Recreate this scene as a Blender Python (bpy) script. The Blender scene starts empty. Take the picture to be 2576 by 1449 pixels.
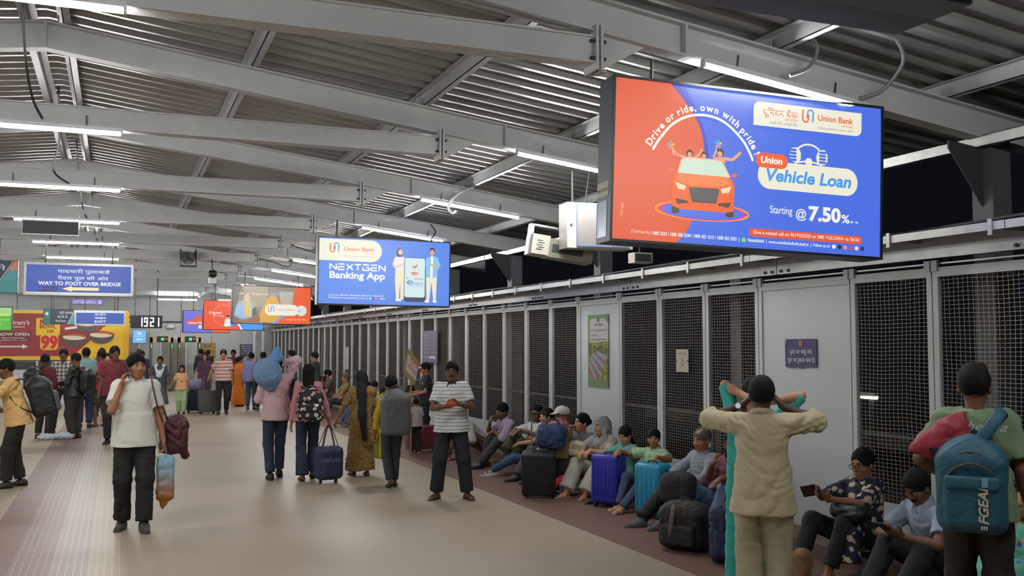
import bpy, bmesh, math, random
import numpy as np
from mathutils import Vector, Matrix
random.seed(7); np.random.seed(7)
SC = bpy.context.scene
COL = SC.collection
R = math.radians
PI = math.pi

# ---------------------------------------------------------------- camera, world, exposure
cam = bpy.data.cameras.new('camera'); cam.sensor_width = 36; cam.lens = 2450 / 2576 * 36
cam.clip_start = 0.05; cam.clip_end = 400
cam_o = bpy.data.objects.new('camera', cam); COL.objects.link(cam_o)
cam_o.location = (0, 0, 1.85); cam_o.rotation_euler = (R(90 + 3.305), 0, R(-22.07))
SC.camera = cam_o
SC.view_settings.view_transform = 'Standard'; SC.view_settings.look = 'None'
SC.view_settings.exposure = 0.0; SC.view_settings.gamma = 1; SC.view_settings.use_curve_mapping = False
SC.cycles.use_denoising = True; SC.cycles.use_adaptive_sampling = True; SC.cycles.adaptive_threshold = .04
SC.cycles.max_bounces = 5; SC.cycles.diffuse_bounces = 3; SC.cycles.glossy_bounces = 2; SC.cycles.use_light_tree = False
SC.cycles.caustics_reflective = False; SC.cycles.caustics_refractive = False
SC.cycles.sample_clamp_indirect = 8.0
world = bpy.data.worlds.new('night'); SC.world = world; world.use_nodes = True
world.node_tree.nodes['Background'].inputs[0].default_value = (0.35, 0.42, 0.6, 1)
world.node_tree.nodes['Background'].inputs[1].default_value = 0.010
TUBE_POWER = 245.0            # radiance of the LED tubes, the place's own light

# ---------------------------------------------------------------- materials
def lin(c):
    if isinstance(c, str):
        c = c.lstrip('#'); c = [int(c[i:i + 2], 16) / 255 for i in (0, 2, 4)]
        c = [x / 12.92 if x <= .04045 else ((x + .055) / 1.055) ** 2.4 for x in c]
    return (c[0], c[1], c[2], 1)
_M = {}
class NT:
    def __init__(s, m): s.t = m.node_tree; s.n = s.t.nodes
    def new(s, k, **kw):
        n = s.n.new(k)
        for a, v in kw.items(): setattr(n, a, v)
        return n
    def ln(s, a, b): s.t.links.new(a, b)
    def math(s, op, a, b=0.0, clamp=False):
        n = s.new('ShaderNodeMath', operation=op); n.use_clamp = clamp
        for i, v in enumerate((a, b)):
            if isinstance(v, (int, float)): n.inputs[i].default_value = v
            else: s.ln(v, n.inputs[i])
        return n.outputs[0]
    def mix(s, f, a, b, bt='MIX'):
        n = s.new('ShaderNodeMix', data_type='RGBA', blend_type=bt)
        for sock, v in ((n.inputs[0], f), (n.inputs[6], a), (n.inputs[7], b)):
            if isinstance(v, (int, float)): sock.default_value = v
            elif isinstance(v, tuple): sock.default_value = v
            else: s.ln(v, sock)
        return n.outputs[2]
    def noise(s, co, sc, det=3, rough=.5):
        n = s.new('ShaderNodeTexNoise'); n.inputs['Scale'].default_value = sc
        n.inputs['Detail'].default_value = det; n.inputs['Roughness'].default_value = rough
        if co is not None: s.ln(co, n.inputs['Vector'])
        return n.outputs[0]
def mat(name, c, c2=None, pat=None, sc=10.0, duty=.5, rough=.75, metal=0.0, var=.12, vsc=6.0, bump=0.0, bsc=40.0, spec=.5, c3=None, ang=0):
    if name in _M: return _M[name]
    m = bpy.data.materials.new(name); m.use_nodes = True; T = NT(m)
    b = T.n['Principled BSDF']; b.inputs['Roughness'].default_value = rough; b.inputs['Metallic'].default_value = metal
    b.inputs['Specular IOR Level'].default_value = spec
    tc = T.new('ShaderNodeTexCoord').outputs['Object']
    col = lin(c)
    if pat:
        sp = T.new('ShaderNodeSeparateXYZ'); T.ln(tc, sp.inputs[0]); X, Y, Z = sp.outputs
        if pat in ('sz', 'sx', 'sy'):
            f = T.math('LESS_THAN', T.math('FRACT', T.math('MULTIPLY', {'sz': Z, 'sx': X, 'sy': Y}[pat], sc)), duty)
            col = T.mix(f, lin(c), lin(c2))
        elif pat == 'sa':       # stripes around the body
            a = T.math('ARCTAN2', X, Y)
            f = T.math('LESS_THAN', T.math('FRACT', T.math('MULTIPLY', a, sc)), duty)
            col = T.mix(f, lin(c), lin(c2))
        elif pat == 'plaid':
            f1 = T.math('LESS_THAN', T.math('FRACT', T.math('MULTIPLY', Z, sc)), duty)
            f2 = T.math('LESS_THAN', T.math('FRACT', T.math('MULTIPLY', X, sc)), duty)
            col = T.mix(T.math('MULTIPLY', T.math('ADD', f1, f2), .5), lin(c), lin(c2))
        elif pat == 'flower':   # five-petalled blooms scattered on the cloth
            v = T.new('ShaderNodeTexVoronoi'); v.inputs['Scale'].default_value = sc; T.ln(tc, v.inputs['Vector'])
            nz = T.math('MULTIPLY', T.math('SUBTRACT', T.noise(tc, sc * 2.2, 2), .5), .55)
            d = T.math('ADD', v.outputs['Distance'], nz)
            f = T.math('LESS_THAN', d, duty)
            pc = T.mix(T.math('GREATER_THAN', T.noise(tc, sc * .6, 1), .5), lin(c2), lin(c3 or c2))
            col = T.mix(f, lin(c), pc)
            if c3: col = T.mix(T.math('LESS_THAN', v.outputs['Distance'], .12), col, lin('#3a2a22'))
        elif pat == 'blotch':
            f = T.math('GREATER_THAN', T.noise(tc, sc, 4, .6), duty)
            col = T.mix(f, lin(c), lin(c2))
        elif pat == 'grad':     # printed colour running up the thing
            f = T.math('ADD', T.math('MULTIPLY', Z, sc), duty, True)
            f = T.math('ADD', f, T.math('MULTIPLY', T.math('SUBTRACT', T.noise(tc, 14, 3), .5), .5), True)
            col = T.mix(f, lin(c), lin(c2))
    if var:
        nz = T.noise(tc, vsc, 4, .6)
        g = T.math('ADD', T.math('MULTIPLY', nz, 2 * var), 1 - var)
        cc = T.new('ShaderNodeCombineColor')
        for i in range(3): T.ln(g, cc.inputs[i])
        col = T.mix(1.0, col, cc.outputs[0], 'MULTIPLY')
    if isinstance(col, tuple): b.inputs['Base Color'].default_value = col
    else: T.ln(col, b.inputs['Base Color'])
    if bump:
        bn = T.new('ShaderNodeBump'); bn.inputs['Strength'].default_value = bump; bn.inputs['Distance'].default_value = .01 if bsc > 20 else .035
        T.ln(T.noise(tc, bsc, 3), bn.inputs['Height']); T.ln(bn.outputs[0], b.inputs['Normal'])
    _M[name] = m
    return m
def glow(name, c, e=1.0):
    if name in _M: return _M[name]
    m = bpy.data.materials.new(name); m.use_nodes = True; b = m.node_tree.nodes['Principled BSDF']
    b.inputs['Base Color'].default_value = lin('#101010'); b.inputs['Roughness'].default_value = .4
    b.inputs['Emission Color'].default_value = lin(c); b.inputs['Emission Strength'].default_value = e
    m.cycles.emission_sampling = 'FRONT' if e > 20 else 'NONE'
    _M[name] = m
    return m

# ---------------------------------------------------------------- object helpers
def link(name, me, m=None, parent=None, loc=None, rot=None):
    o = bpy.data.objects.new(name, me); COL.objects.link(o)
    if m is not None and me is not None and not me.materials: me.materials.append(m)
    if parent is not None: o.parent = parent
    if loc is not None: o.location = loc
    if rot is not None: o.rotation_euler = rot
    return o
def empty(name, loc=(0, 0, 0), rot=(0, 0, 0), parent=None):
    o = bpy.data.objects.new(name, None); COL.objects.link(o); o.location = loc; o.rotation_euler = rot
    o.empty_display_size = .1
    if parent is not None: o.parent = parent
    return o
def tag(o, label, cat, group=None):
    o['label'] = label; o['category'] = cat
    if group: o['group'] = group
    return o
def pydata(name, vs, fs, smooth=False):
    me = bpy.data.meshes.new(name); me.from_pydata([tuple(v) for v in vs], [], [tuple(f) for f in fs]); me.update()
    if smooth: me.polygons.foreach_set('use_smooth', [True] * len(me.polygons))
    return me
BOXF = [(0, 3, 2, 1), (4, 5, 6, 7), (0, 1, 5, 4), (1, 2, 6, 5), (2, 3, 7, 6), (3, 0, 4, 7)]
def boxv(lo, hi):
    (a, b, c), (d, e, f) = lo, hi
    return [(a, b, c), (d, b, c), (d, e, c), (a, e, c), (a, b, f), (d, b, f), (d, e, f), (a, e, f)]
class MB:
    """collects primitives into one mesh"""
    def __init__(s): s.v = []; s.f = []
    def add(s, vs, fs):
        n = len(s.v); s.v += [tuple(v) for v in vs]; s.f += [tuple(i + n for i in f) for f in fs]; return s
    def box(s, lo, hi, M=None):
        vs = boxv(lo, hi)
        if M is not None: vs = [M @ Vector(v) for v in vs]
        return s.add(vs, BOXF)
    def bar(s, a, b, w, h=None, up=(0, 0, 1)):
        h = h or w; a = Vector(a); b = Vector(b); d = (b - a).normalized(); u = Vector(up)
        if abs(d.dot(u)) > .98: u = Vector((0, 1, 0))
        x = d.cross(u).normalized() * (w / 2); z = x.cross(d).normalized() * (h / 2)
        vs = [a - x - z, a + x - z, a + x + z, a - x + z, b - x - z, b + x - z, b + x + z, b - x + z]
        return s.add(vs, [(0, 1, 2, 3), (7, 6, 5, 4), (0, 4, 5, 1), (1, 5, 6, 2), (2, 6, 7, 3), (3, 7, 4, 0)])
    def cyl(s, a, b, r, r2=None, n=12):
        r2 = r if r2 is None else r2
        a = Vector(a); b = Vector(b); d = (b - a).normalized(); u = Vector((0, 0, 1)) if abs(d.z) < .9 else Vector((1, 0, 0))
        x = d.cross(u).normalized(); y = d.cross(x)
        vs = [a + (x * math.cos(2 * PI * i / n) + y * math.sin(2 * PI * i / n)) * r for i in range(n)]
        vs += [b + (x * math.cos(2 * PI * i / n) + y * math.sin(2 * PI * i / n)) * r2 for i in range(n)]
        fs = [(i, n + i, n + (i + 1) % n, (i + 1) % n) for i in range(n)] + [tuple(range(n)), tuple(range(2 * n - 1, n - 1, -1))]
        return s.add(vs, fs)
    def prism(s, pts, y0, y1):      # polygon in xz, extruded in y
        n = len(pts); vs = [(x, y0, z) for x, z in pts] + [(x, y1, z) for x, z in pts]
        fs = [tuple(range(n)), tuple(range(2 * n - 1, n - 1, -1))] + [(i, n + i, n + (i + 1) % n, (i + 1) % n) for i in range(n)]
        return s.add(vs, fs)
    def lathe(s, prof, n=16, c=(0, 0, 0)):
        vs = []
        for r, z in prof:
            vs += [(c[0] + r * math.cos(2 * PI * i / n), c[1] + r * math.sin(2 * PI * i / n), c[2] + z) for i in range(n)]
        fs = [(k * n + i, k * n + (i + 1) % n, (k + 1) * n + (i + 1) % n, (k + 1) * n + i) for k in range(len(prof) - 1) for i in range(n)]
        fs += [tuple(range(n - 1, -1, -1)), tuple(range((len(prof) - 1) * n, len(prof) * n))]
        return s.add(vs, fs)
    def mesh(s, name='mesh', smooth=False):
        me = pydata(name, s.v, s.f, smooth); bm = bmesh.new(); bm.from_mesh(me); bmesh.ops.recalc_face_normals(bm, faces=bm.faces); bm.to_mesh(me); bm.free()
        return me
    def obj(s, name, m, parent=None, loc=None, rot=None, smooth=False): return link(name, s.mesh(name, smooth), m, parent, loc, rot)
def cat_rom(pts, n=6):
    P = [Vector(p) for p in pts]; out = []
    for i in range(len(P) - 1):
        a = P[max(i - 1, 0)]; b = P[i]; c = P[i + 1]; d = P[min(i + 2, len(P) - 1)]
        for k in range(n):
            t = k / n
            out.append(.5 * ((2 * b) + (c - a) * t + (2 * a - 5 * b + 4 * c - d) * t * t + (3 * b - a - 3 * c + d) * t ** 3))
    return out + [P[-1]]
def tube_mesh(pts, r, n=6, smooth=True, step=6, flat=None):
    P = cat_rom(pts, step) if step > 1 else [Vector(p) for p in pts]
    vs = []; fs = []; up = Vector((0, 0, 1)); prev = None
    for i, p in enumerate(P):
        d = (P[min(i + 1, len(P) - 1)] - P[max(i - 1, 0)]).normalized()
        x = d.cross(up) if prev is None else prev - d * prev.dot(d)
        if x.length < 1e-4: x = d.cross(Vector((0, 1, 0)))
        x.normalize(); y = d.cross(x); prev = x
        rr = r[min(i, len(r) - 1)] if isinstance(r, (list, tuple)) else r
        w, h = (rr, rr) if not flat else (flat[0], flat[1])
        vs += [p + x * math.cos(2 * PI * k / n) * w + y * math.sin(2 * PI * k / n) * h for k in range(n)]
    for i in range(len(P) - 1):
        fs += [(i * n + k, i * n + (k + 1) % n, (i + 1) * n + (k + 1) % n, (i + 1) * n + k) for k in range(n)]
    fs += [tuple(range(n - 1, -1, -1)), tuple(range((len(P) - 1) * n, len(P) * n))]
    return pydata('tube', vs, fs, smooth)
def tube(name, pts, r, m, parent=None, **k): return link(name, tube_mesh(pts, r, **k), m, parent)
def rbox_mesh(dims, bev=.02, seg=3):
    bm = bmesh.new(); bmesh.ops.create_cube(bm, size=1); bmesh.ops.scale(bm, vec=dims, verts=bm.verts)
    bmesh.ops.bevel(bm, geom=list(bm.edges), offset=bev, segments=seg, affect='EDGES', profile=.5)
    me = bpy.data.meshes.new('rbox'); bm.to_mesh(me); bm.free()
    me.polygons.foreach_set('use_smooth', [True] * len(me.polygons)); return me
def rbox(name, dims, m, parent=None, loc=None, rot=None, bev=.02, seg=3): return link(name, rbox_mesh(dims, bev, seg), m, parent, loc, rot)

# text as flat lettering, standing in the xz plane and read from -y
def text(s, x0, x1, z0, h, m, parent, y=-.004, bold=.0, shear=0.0, name='lettering', rot=0.0, dev=False, th=0.0):
    c = bpy.data.curves.new('t', 'FONT'); c.body = s; c.size = 1; c.offset = bold; c.shear = shear; c.resolution_u = 3
    if th: c.extrude = th
    o = bpy.data.objects.new('t', c); COL.objects.link(o)
    dg = bpy.context.evaluated_depsgraph_get(); dg.update()
    me = bpy.data.meshes.new_from_object(o.evaluated_get(dg)); bpy.data.objects.remove(o); bpy.data.curves.remove(c)
    n = len(me.vertices)
    co = np.empty(n * 3, np.float32); me.vertices.foreach_get('co', co); co = co.reshape(-1, 3)
    a, b = co[:, 0].min(), co[:, 0].max(); k = h / .68
    sx = (x1 - x0) / (b - a) if x1 is not None else k
    out = np.empty_like(co); out[:, 0] = x0 + (co[:, 0] - a) * sx; out[:, 1] = -co[:, 2] + 0; out[:, 2] = z0 + co[:, 1] * k
    if rot:
        cs, sn = math.cos(rot), math.sin(rot); dx = out[:, 0] - x0; dz = out[:, 2] - z0
        out[:, 0] = x0 + dx * cs - dz * sn; out[:, 2] = z0 + dx * sn + dz * cs
    me.vertices.foreach_set('co', out.ravel()); me.materials.clear(); me.name = 'lettering'
    o = link(name, me, m, parent, (0, y, 0)); return o
def poly(name, pts, m, parent, y=-.003):    # flat printed shape in xz, facing -y
    return link(name, pydata(name, [(x, 0, z) for x, z in pts], [tuple(range(len(pts)))]), m, parent, (0, y, 0))
def fan(name, quads, m, parent, y=-.003):
    vs = []; fs = []
    for q in quads: fs.append(tuple(range(len(vs), len(vs) + len(q)))); vs += [(x, 0, z) for x, z in q]
    return link(name, pydata(name, vs, fs), m, parent, (0, y, 0))
def rrect(x0, x1, z0, z1, r, n=6, corners=(1, 1, 1, 1)):    # bl br tr tl
    out = []
    for (cx, cz, a), on in zip(((x0 + r, z0 + r, PI), (x1 - r, z0 + r, 1.5 * PI), (x1 - r, z1 - r, 0), (x0 + r, z1 - r, .5 * PI)), corners):
        if on: out += [(cx + r * math.cos(a + .5 * PI * i / n), cz + r * math.sin(a + .5 * PI * i / n)) for i in range(n + 1)]
        else: out.append((x0 if cx == x0 + r else x1, z0 if cz == z0 + r else z1))
    return out
def circ(cx, cz, r, n=24, rz=None): return [(cx + r * math.cos(2 * PI * i / n), cz + (rz or r) * math.sin(2 * PI * i / n)) for i in range(n)]
def band(pts, w):           # quads along a 2d polyline
    q = []
    for i in range(len(pts) - 1):
        (x0, z0), (x1, z1) = pts[i], pts[i + 1]; d = math.hypot(x1 - x0, z1 - z0) or 1; nx, nz = -(z1 - z0) / d * w / 2, (x1 - x0) / d * w / 2
        q.append([(x0 + nx, z0 + nz), (x0 - nx, z0 - nz), (x1 - nx, z1 - nz), (x1 + nx, z1 + nz)])
    return q
def arc(cx, cz, r, a0, a1, n=20, rz=None): return [(cx + r * math.cos(R(a0 + (a1 - a0) * i / n)), cz + (rz or r) * math.sin(R(a0 + (a1 - a0) * i / n))) for i in range(n + 1)]

# ================================================================= structure
XR = -.62; XF = 6.05; YW = 42.6
FR = [5.76 + 3.38 * i for i in range(-2, 11)]
def zr(x): return 4.50 - .127 * abs(x - XR)
M_steel = mat('painted steel', '#c2c3c4', rough=.5, var=.16, vsc=3.0, bump=.15, bsc=9)
M_steel2 = mat('painted steel purlin', '#aeb0b2', rough=.45, var=.2, vsc=5.0)
M_sheet = mat('galvanised roof sheet', '#a3a3a0', rough=.38, metal=.55, var=.18, vsc=2.0)
M_galv = mat('galvanised channel', '#b4b5b4', rough=.4, metal=.5, var=.3, vsc=9.0, bump=.2)
M_fence = mat('fence paint', '#b9bbbd', rough=.5, var=.12, vsc=5.0)
M_panel = mat('solid panel paint', '#b7babf', rough=.42, var=.10, vsc=1.6)
M_wire = mat('woven wire', '#9c9288', rough=.55, metal=.3, var=.15)
M_dark = mat('dark void steel', '#3b3d40', rough=.7)
M_bolt = mat('bolt', '#55565a', rough=.5, metal=.6)
M_black = mat('black plastic', '#17181a', rough=.45)
M_cable = mat('cable grey', '#7d7f82', rough=.6)
M_cable2 = mat('cable dark', '#2b2c2e', rough=.6)

# ---- floor
def floor_mat(name, c, ribs=None, rc=None, rough=.47, spec=.32):
    m = bpy.data.materials.new(name); m.use_nodes = True; T = NT(m); b = T.n['Principled BSDF']
    tc = T.new('ShaderNodeTexCoord').outputs['Object']
    n1 = T.noise(tc, .9, 5, .65); n2 = T.noise(tc, 9.0, 4, .6); n3 = T.noise(tc, 55.0, 2)
    g = T.math('ADD', T.math('ADD', T.math('MULTIPLY', n1, .22), T.math('MULTIPLY', n2, .16)), .80)
    g = T.math('ADD', g, T.math('MULTIPLY', T.math('SUBTRACT', n3, .5), .10))
    cc = T.new('ShaderNodeCombineColor')
    for i in range(3): T.ln(g, cc.inputs[i])
    col = lin(c)
    sp = T.new('ShaderNodeSeparateXYZ'); T.ln(tc, sp.inputs[0])
    h = T.math('MULTIPLY', n3, .3)
    if ribs:
        f = T.math('LESS_THAN', T.math('FRACT', T.math('DIVIDE', sp.outputs[0], ribs)), .16)
        f = T.math('MULTIPLY', f, T.math('GREATER_THAN', T.math('FRACT', T.math('DIVIDE', sp.outputs[1], .305)), .03))
        f = T.math('MULTIPLY', f, T.math('ADD', T.math('MULTIPLY', n2, .9), .25, True))
        col = T.mix(f, lin(c), lin(rc)); h = T.math('ADD', h, f)
    else:                       # fine studs of the anti-slip sheet
        fx = T.math('SINE', T.math('MULTIPLY', sp.outputs[0], 2 * PI / .035)); fy = T.math('SINE', T.math('MULTIPLY', sp.outputs[1], 2 * PI / .035))
        h = T.math('ADD', h, T.math('MULTIPLY', T.math('MULTIPLY', fx, fy), .25))
    dark = T.math('GREATER_THAN', T.noise(tc, 2.6, 6, .75), .70)        # scuffs
    col = T.mix(T.math('MULTIPLY', dark, .30), col, lin('#7c6c5c'))
    T.ln(T.mix(1.0, col, cc.outputs[0], 'MULTIPLY'), b.inputs['Base Color'])
    T.ln(T.math('ADD', T.math('MULTIPLY', n2, .22), rough - .1), b.inputs['Roughness']); b.inputs['Specular IOR Level'].default_value = spec
    bn = T.new('ShaderNodeBump'); bn.inputs['Strength'].default_value = .22; bn.inputs['Distance'].default_value = .004
    T.ln(h, bn.inputs['Height']); T.ln(bn.outputs[0], b.inputs['Normal'])
    return m
MF = floor_mat('beige floor sheet', '#a19480')
MFm = floor_mat('maroon floor sheet', '#775a51')
MFl = floor_mat('maroon ribbed sheet', '#806a62', ribs=.058, rc='#a89890')
MFr = floor_mat('grey ribbed sheet', '#8f8279', ribs=.058, rc='#c0b3a6')
MFb = floor_mat('beige ribbed sheet', '#a1937b', ribs=.058, rc='#bcae96')
floor = MB().box((-7.3, -4, -.12), (XF + .1, YW + 1, 0)).obj('floor', MF); floor['kind'] = 'structure'
for nm, x0, x1, m, z in (('floor_border', 4.35, 5.62, MFm, .003), ('floor_border', -1.09, -.78, MFm, .003), ('floor_strip', -.78, -.46, MFl, .004), ('floor_strip', -.46, -.18, MFr, .004), ('floor_strip', -.18, .12, MFb, .004)):
    MB().box((x0, -4, -.01), (x1, YW - .4, z)).obj(nm, m, floor)
MB().box((5.62, -4, -.01), (XF + .05, YW - .4, .135)).obj('kerb', mat('kerb maroon', '#6d544c', rough=.7, var=.2), floor)

# ---- ceiling: corrugated sheets on purlins, portal rafters with collar beams
ceiling = empty('ceiling', (XR, 20, 4.6)); ceiling['kind'] = 'structure'
def cpar(o):
    o.parent = ceiling; o.matrix_parent_inverse = Matrix.Translation((-XR, -20, -4.6)); return o
def sheet_mesh(side, x_end):
    ys = []; y = 0
    while y < 3.38 - .01:
        ys += [(y, 0), (y + .045, 0), (y + .08, .045), (y + .205, .045)]; y += .2415
    ys.append((3.38, 0)); vs = []; fs = []
    for x in (XR - side * .02, x_end):
        vs += [(x, yy, zr(x) + .245 + dz) for yy, dz in ys]
    n = len(ys); fs = [(i, i + 1, n + i + 1, n + i) for i in range(n - 1)]
    return pydata('roof_sheet', vs, fs)
SHR, SHL = sheet_mesh(1, 7.35), sheet_mesh(-1, -8.6)
for y in FR[:-1] + [FR[-1]]:
    for me in (SHR, SHL): cpar(link('roof_sheet', me, M_sheet, None, (0, y, 0)))
def ibeam(mb, pts, y, d, fw, tw=.012, tf=.016):
    lo = [(x, z - d / 2) for x, z in pts]; hi = [(x, z + d / 2) for x, z in pts]
    mb.prism(lo + hi[::-1], y - tw / 2, y + tw / 2)
    mb.prism(lo + [(x, z + tf) for x, z in lo[::-1]], y - fw / 2, y + fw / 2)
    mb.prism(hi + [(x, z - tf) for x, z in hi[::-1]], y - fw / 2, y + fw / 2)
mb = MB(); ibeam(mb, [(-7.7, zr(-7.7)), (XR, zr(XR))], 0, .24, .13); ibeam(mb, [(XR, zr(XR)), (7.2, zr(7.2))], 0, .24, .13)
RAFT = mb.mesh('rafter')
CX0, CX1, CZ0, CZ1 = -4.15, 2.90, 3.715, 3.90
mb = MB().box((CX0, -.055, CZ0 + .012), (CX1, .055, CZ1 - .012)).box((CX0, -.075, CZ0), (CX1, .075, CZ0 + .014)).box((CX0, -.075, CZ1 - .014), (CX1, .075, CZ1))
COLLAR = mb.mesh('collar_beam')
mb = MB().box((CX1, -.095, CZ0 - .05), (CX1 + .02, .095, CZ1 + .07)).box((CX1 + .034, -.095, CZ0 - .05), (CX1 + .054, .095, CZ1 + .07))
ENDP = mb.mesh('end_plate')
mb = MB(); xg = CX1 + .054
mb.prism([(xg, CZ0 - .04), (xg + .36, zr(xg + .36) - .12), (xg, zr(xg) - .12)], -.008, .008)
mb.box((xg - .02, -.06, CZ0 - .052), (xg + .04, .06, CZ0 - .036)); GUS = mb.mesh('gusset_plate')
mb = MB()
for zz in (CZ0 + .03, CZ1 - .04):
    for yy in (-.07, .07): mb.cyl((CX1 - .03, yy, zz), (CX1 + .08, yy, zz), .013, n=6)
BOLT = mb.mesh('bolt')
STIF = [MB().box((x - .01, -.062, zr(x) - .12), (x + .01, .062, zr(x) + .12)).mesh('stiffener') for x in (XR, 3.62, -5.0)]
for y in FR:
    r = cpar(link('rafter', RAFT, M_steel, None, (0, y, 0)))
    for nm, me, m in (('collar_beam', COLLAR, M_steel), ('end_plate', ENDP, M_steel), ('gusset_plate', GUS, M_steel), ('bolt', BOLT, M_bolt)) + tuple(('stiffener', q, M_steel) for q in STIF):
        link(nm, me, m, r)
for x in (-7.2, -5.6, -4.0, -2.35, -.76, -.48, 1.1, 2.75, 4.4, 6.0):
    zt = zr(x) + .122; s = 1 if x > XR else -1
    mb = MB().box((x - .004, FR[0], zt), (x + .004, YW, zt + .115)).box((x - .004, FR[0], zt), (x + .06 * s, YW, zt + .005)).box((x - .06 * s, FR[0], zt + .11), (x + .004, YW, zt + .115))
    cpar(mb.obj('purlin', M_steel2))
    for y in FR:
        cpar(MB().box((x - .05, y - .03, zt - .005), (x - .042, y + .05, zt + .08)).box((x - .05, y - .05, zt - .01), (x + .03, y + .06, zt)).obj('purlin_cleat', M_steel2))
for k, (x, z) in enumerate(((6.34, 3.465),)):      # eave channel along the columns
    y = FR[1] - 2
    while y < YW:
        cpar(MB().box((x, y, z - .045), (x + .006, y + 3.36, z + .045)).box((x, y, z - .045), (x + .05, y + 3.36, z - .040)).box((x, y, z + .04), (x + .05, y + 3.36, z + .045)).box((x - .012, y + 3.1, z - .035), (x, y + 3.55, z + .035)).obj('eave_channel', M_galv)); y += 3.38

# ---- right side: framed wire-mesh fence below a tray and a steel girt
wall_right = empty('wall_right', (XF, 20, 0)); wall_right['kind'] = 'structure'
def wpar(o):
    o.parent = wall_right; o.matrix_parent_inverse = Matrix.Translation((-XF, -20, 0)); return o
posts = [2.0, 2.98, 3.96, 4.95, 5.94, 6.88, 8.22, 9.18, 10.17, 11.17, 12.38]
while posts[-1] < 41.6: posts.append(posts[-1] + .955)
SOLID = {5, 9, 0}
Z0, Z1 = .50, 2.46
def frame_mesh(L, z0=Z0):
    mb = MB(); w = .052
    for a, b in ((.006, .006 + w), (L - .006 - w, L - .006)): mb.box((-.02, a, .0 + .13), (.02, b, Z1 + .0))
    return mb.mesh('panel_post')
def wire_mesh(L, seed):
    rnd = random.Random(seed); vs = []; fs = []
    ny = max(4, int(round((L - .12) / .047))); nz = int(round((Z1 - Z0 - .06) / .0335)); y0, y1, z0, z1 = .058, L - .058, Z0 + .01, Z1 - .07
    wav = [(rnd.uniform(-.010, .010), rnd.uniform(1, 2.4), rnd.uniform(0, 6)) for _ in range(3)]
    def off(t, s): return sum(a * math.sin(f * t * 3 + p + s) for a, f, p in wav) * math.sin(min(1, max(0, t)) * PI)
    SEG = 5; r = .0015
    def strand(P, ax):
        b = len(vs)
        for p in P:
            x, y, z = p
            if ax == 'z': vs.extend([(x - r, y - r, z), (x - r, y + r, z), (x + r, y, z)])
            else: vs.extend([(x - r, y, z - r), (x - r, y, z + r), (x + r, y, z)])
        for i in range(len(P) - 1):
            for k in range(3): a = b + i * 3 + k; c = b + i * 3 + (k + 1) % 3; fs.append((a, c, c + 3, a + 3))
    for i in range(ny + 1):
        y = y0 + (y1 - y0) * i / ny
        strand([(.0, y + off(k / SEG, i * .12), z0 + (z1 - z0) * k / SEG) for k in range(SEG + 1)], 'z')
    for j in range(nz + 1):
        z = z0 + (z1 - z0) * j / nz
        strand([(.003, y0 + (y1 - y0) * k / 3, z + .6 * off(k / 3, j * .07)) for k in range(4)], 'y')
    return pydata('wire_mesh', vs, fs)
CLIP = MB().box((-.035, .008, Z1 - .03), (-.005, .067, Z1 + .055)).mesh('clip')
std = {}
for i in range(len(posts) - 1):
    y, L = posts[i], posts[i + 1] - posts[i]
    p = wpar(link('fence_panel', frame_mesh(L), M_fence, None, (XF, y, 0)))
    MB().box((-.022, .006, Z1 - .075), (.022, L - .006, Z1)).obj('top_rail', M_fence, p)
    for a in (.0, L - .075): link('clip', CLIP, M_fence, p, (0, a, 0))
    if i in SOLID:
        MB().box((-.008, .05, .13), (.008, L - .05, Z1 - .06)).obj('solid_sheet', M_panel, p)
    else:
        MB().box((-.012, .05, .13), (.012, L - .05, Z0 + .02)).obj('kick_plate', M_panel, p)
        key = round(L, 3) if i > 12 else i
        if key not in std: std[key] = wire_mesh(L, i)
        o = link('wire_mesh', std[key], M_wire, p); o['kind'] = 'stuff'
        MB().bar((.03, .06, 1.08), (.03, L - .06, 1.08), .03).obj('mid_rail', M_dark, p)
y = 2.0
while y < 41.5:                                     # girt above the panels, in lengths bolted end to end
    yy = min(y + 2.95, 41.6)
    g = wpar(MB().box((XF - .03, y + .006, 2.535), (XF + .03, yy - .006, 2.735)).obj('girt', M_galv))
    mb = MB()
    for a in (y + .07, y + .18, yy - .18, yy - .07):
        for z in (2.565, 2.70): mb.cyl((XF - .045, a, z), (XF - .03, a, z), .016, n=6)
    o = mb.obj('bolt', M_bolt, None); o.parent = g; o.matrix_parent_inverse = wall_right.matrix_parent_inverse if False else Matrix.Identity(4)
    y += 2.95
wpar(MB().box((XF - .01, 2, 2.485), (XF + .01, 41.6, 2.497)).obj('gap_rail', M_galv))
y = 2.0; TX = 5.70
while y < 41.5:                                     # cable tray carried on arms
    yy = min(y + 2.95, 41.6)
    t = wpar(MB().box((TX, y + .004, 2.655), (TX + .004, yy - .004, 2.72)).box((TX, y + .004, 2.715), (TX + .30, yy - .004, 2.72)).obj('cable_tray', M_galv))
    a = y + .1
    while a < yy:
        wpar(MB().box((TX - .012, a, 2.62), (TX, a + .035, 2.735)).box((TX, a + .005, 2.66), (TX + .32, a + .03, 2.69)).obj('tray_arm', M_galv)); a += .98
    y += 2.95
for k in range(3):                                  # cables lying in the tray
    wpar(tube('cable', [(TX + .06 + .07 * k + .03 * math.sin(i * 1.7 + k), 2 + i * 2.2, 2.74 + .02 * math.sin(i * 2.3 + k)) for i in range(18)], .014, M_cable2, step=4))
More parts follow.
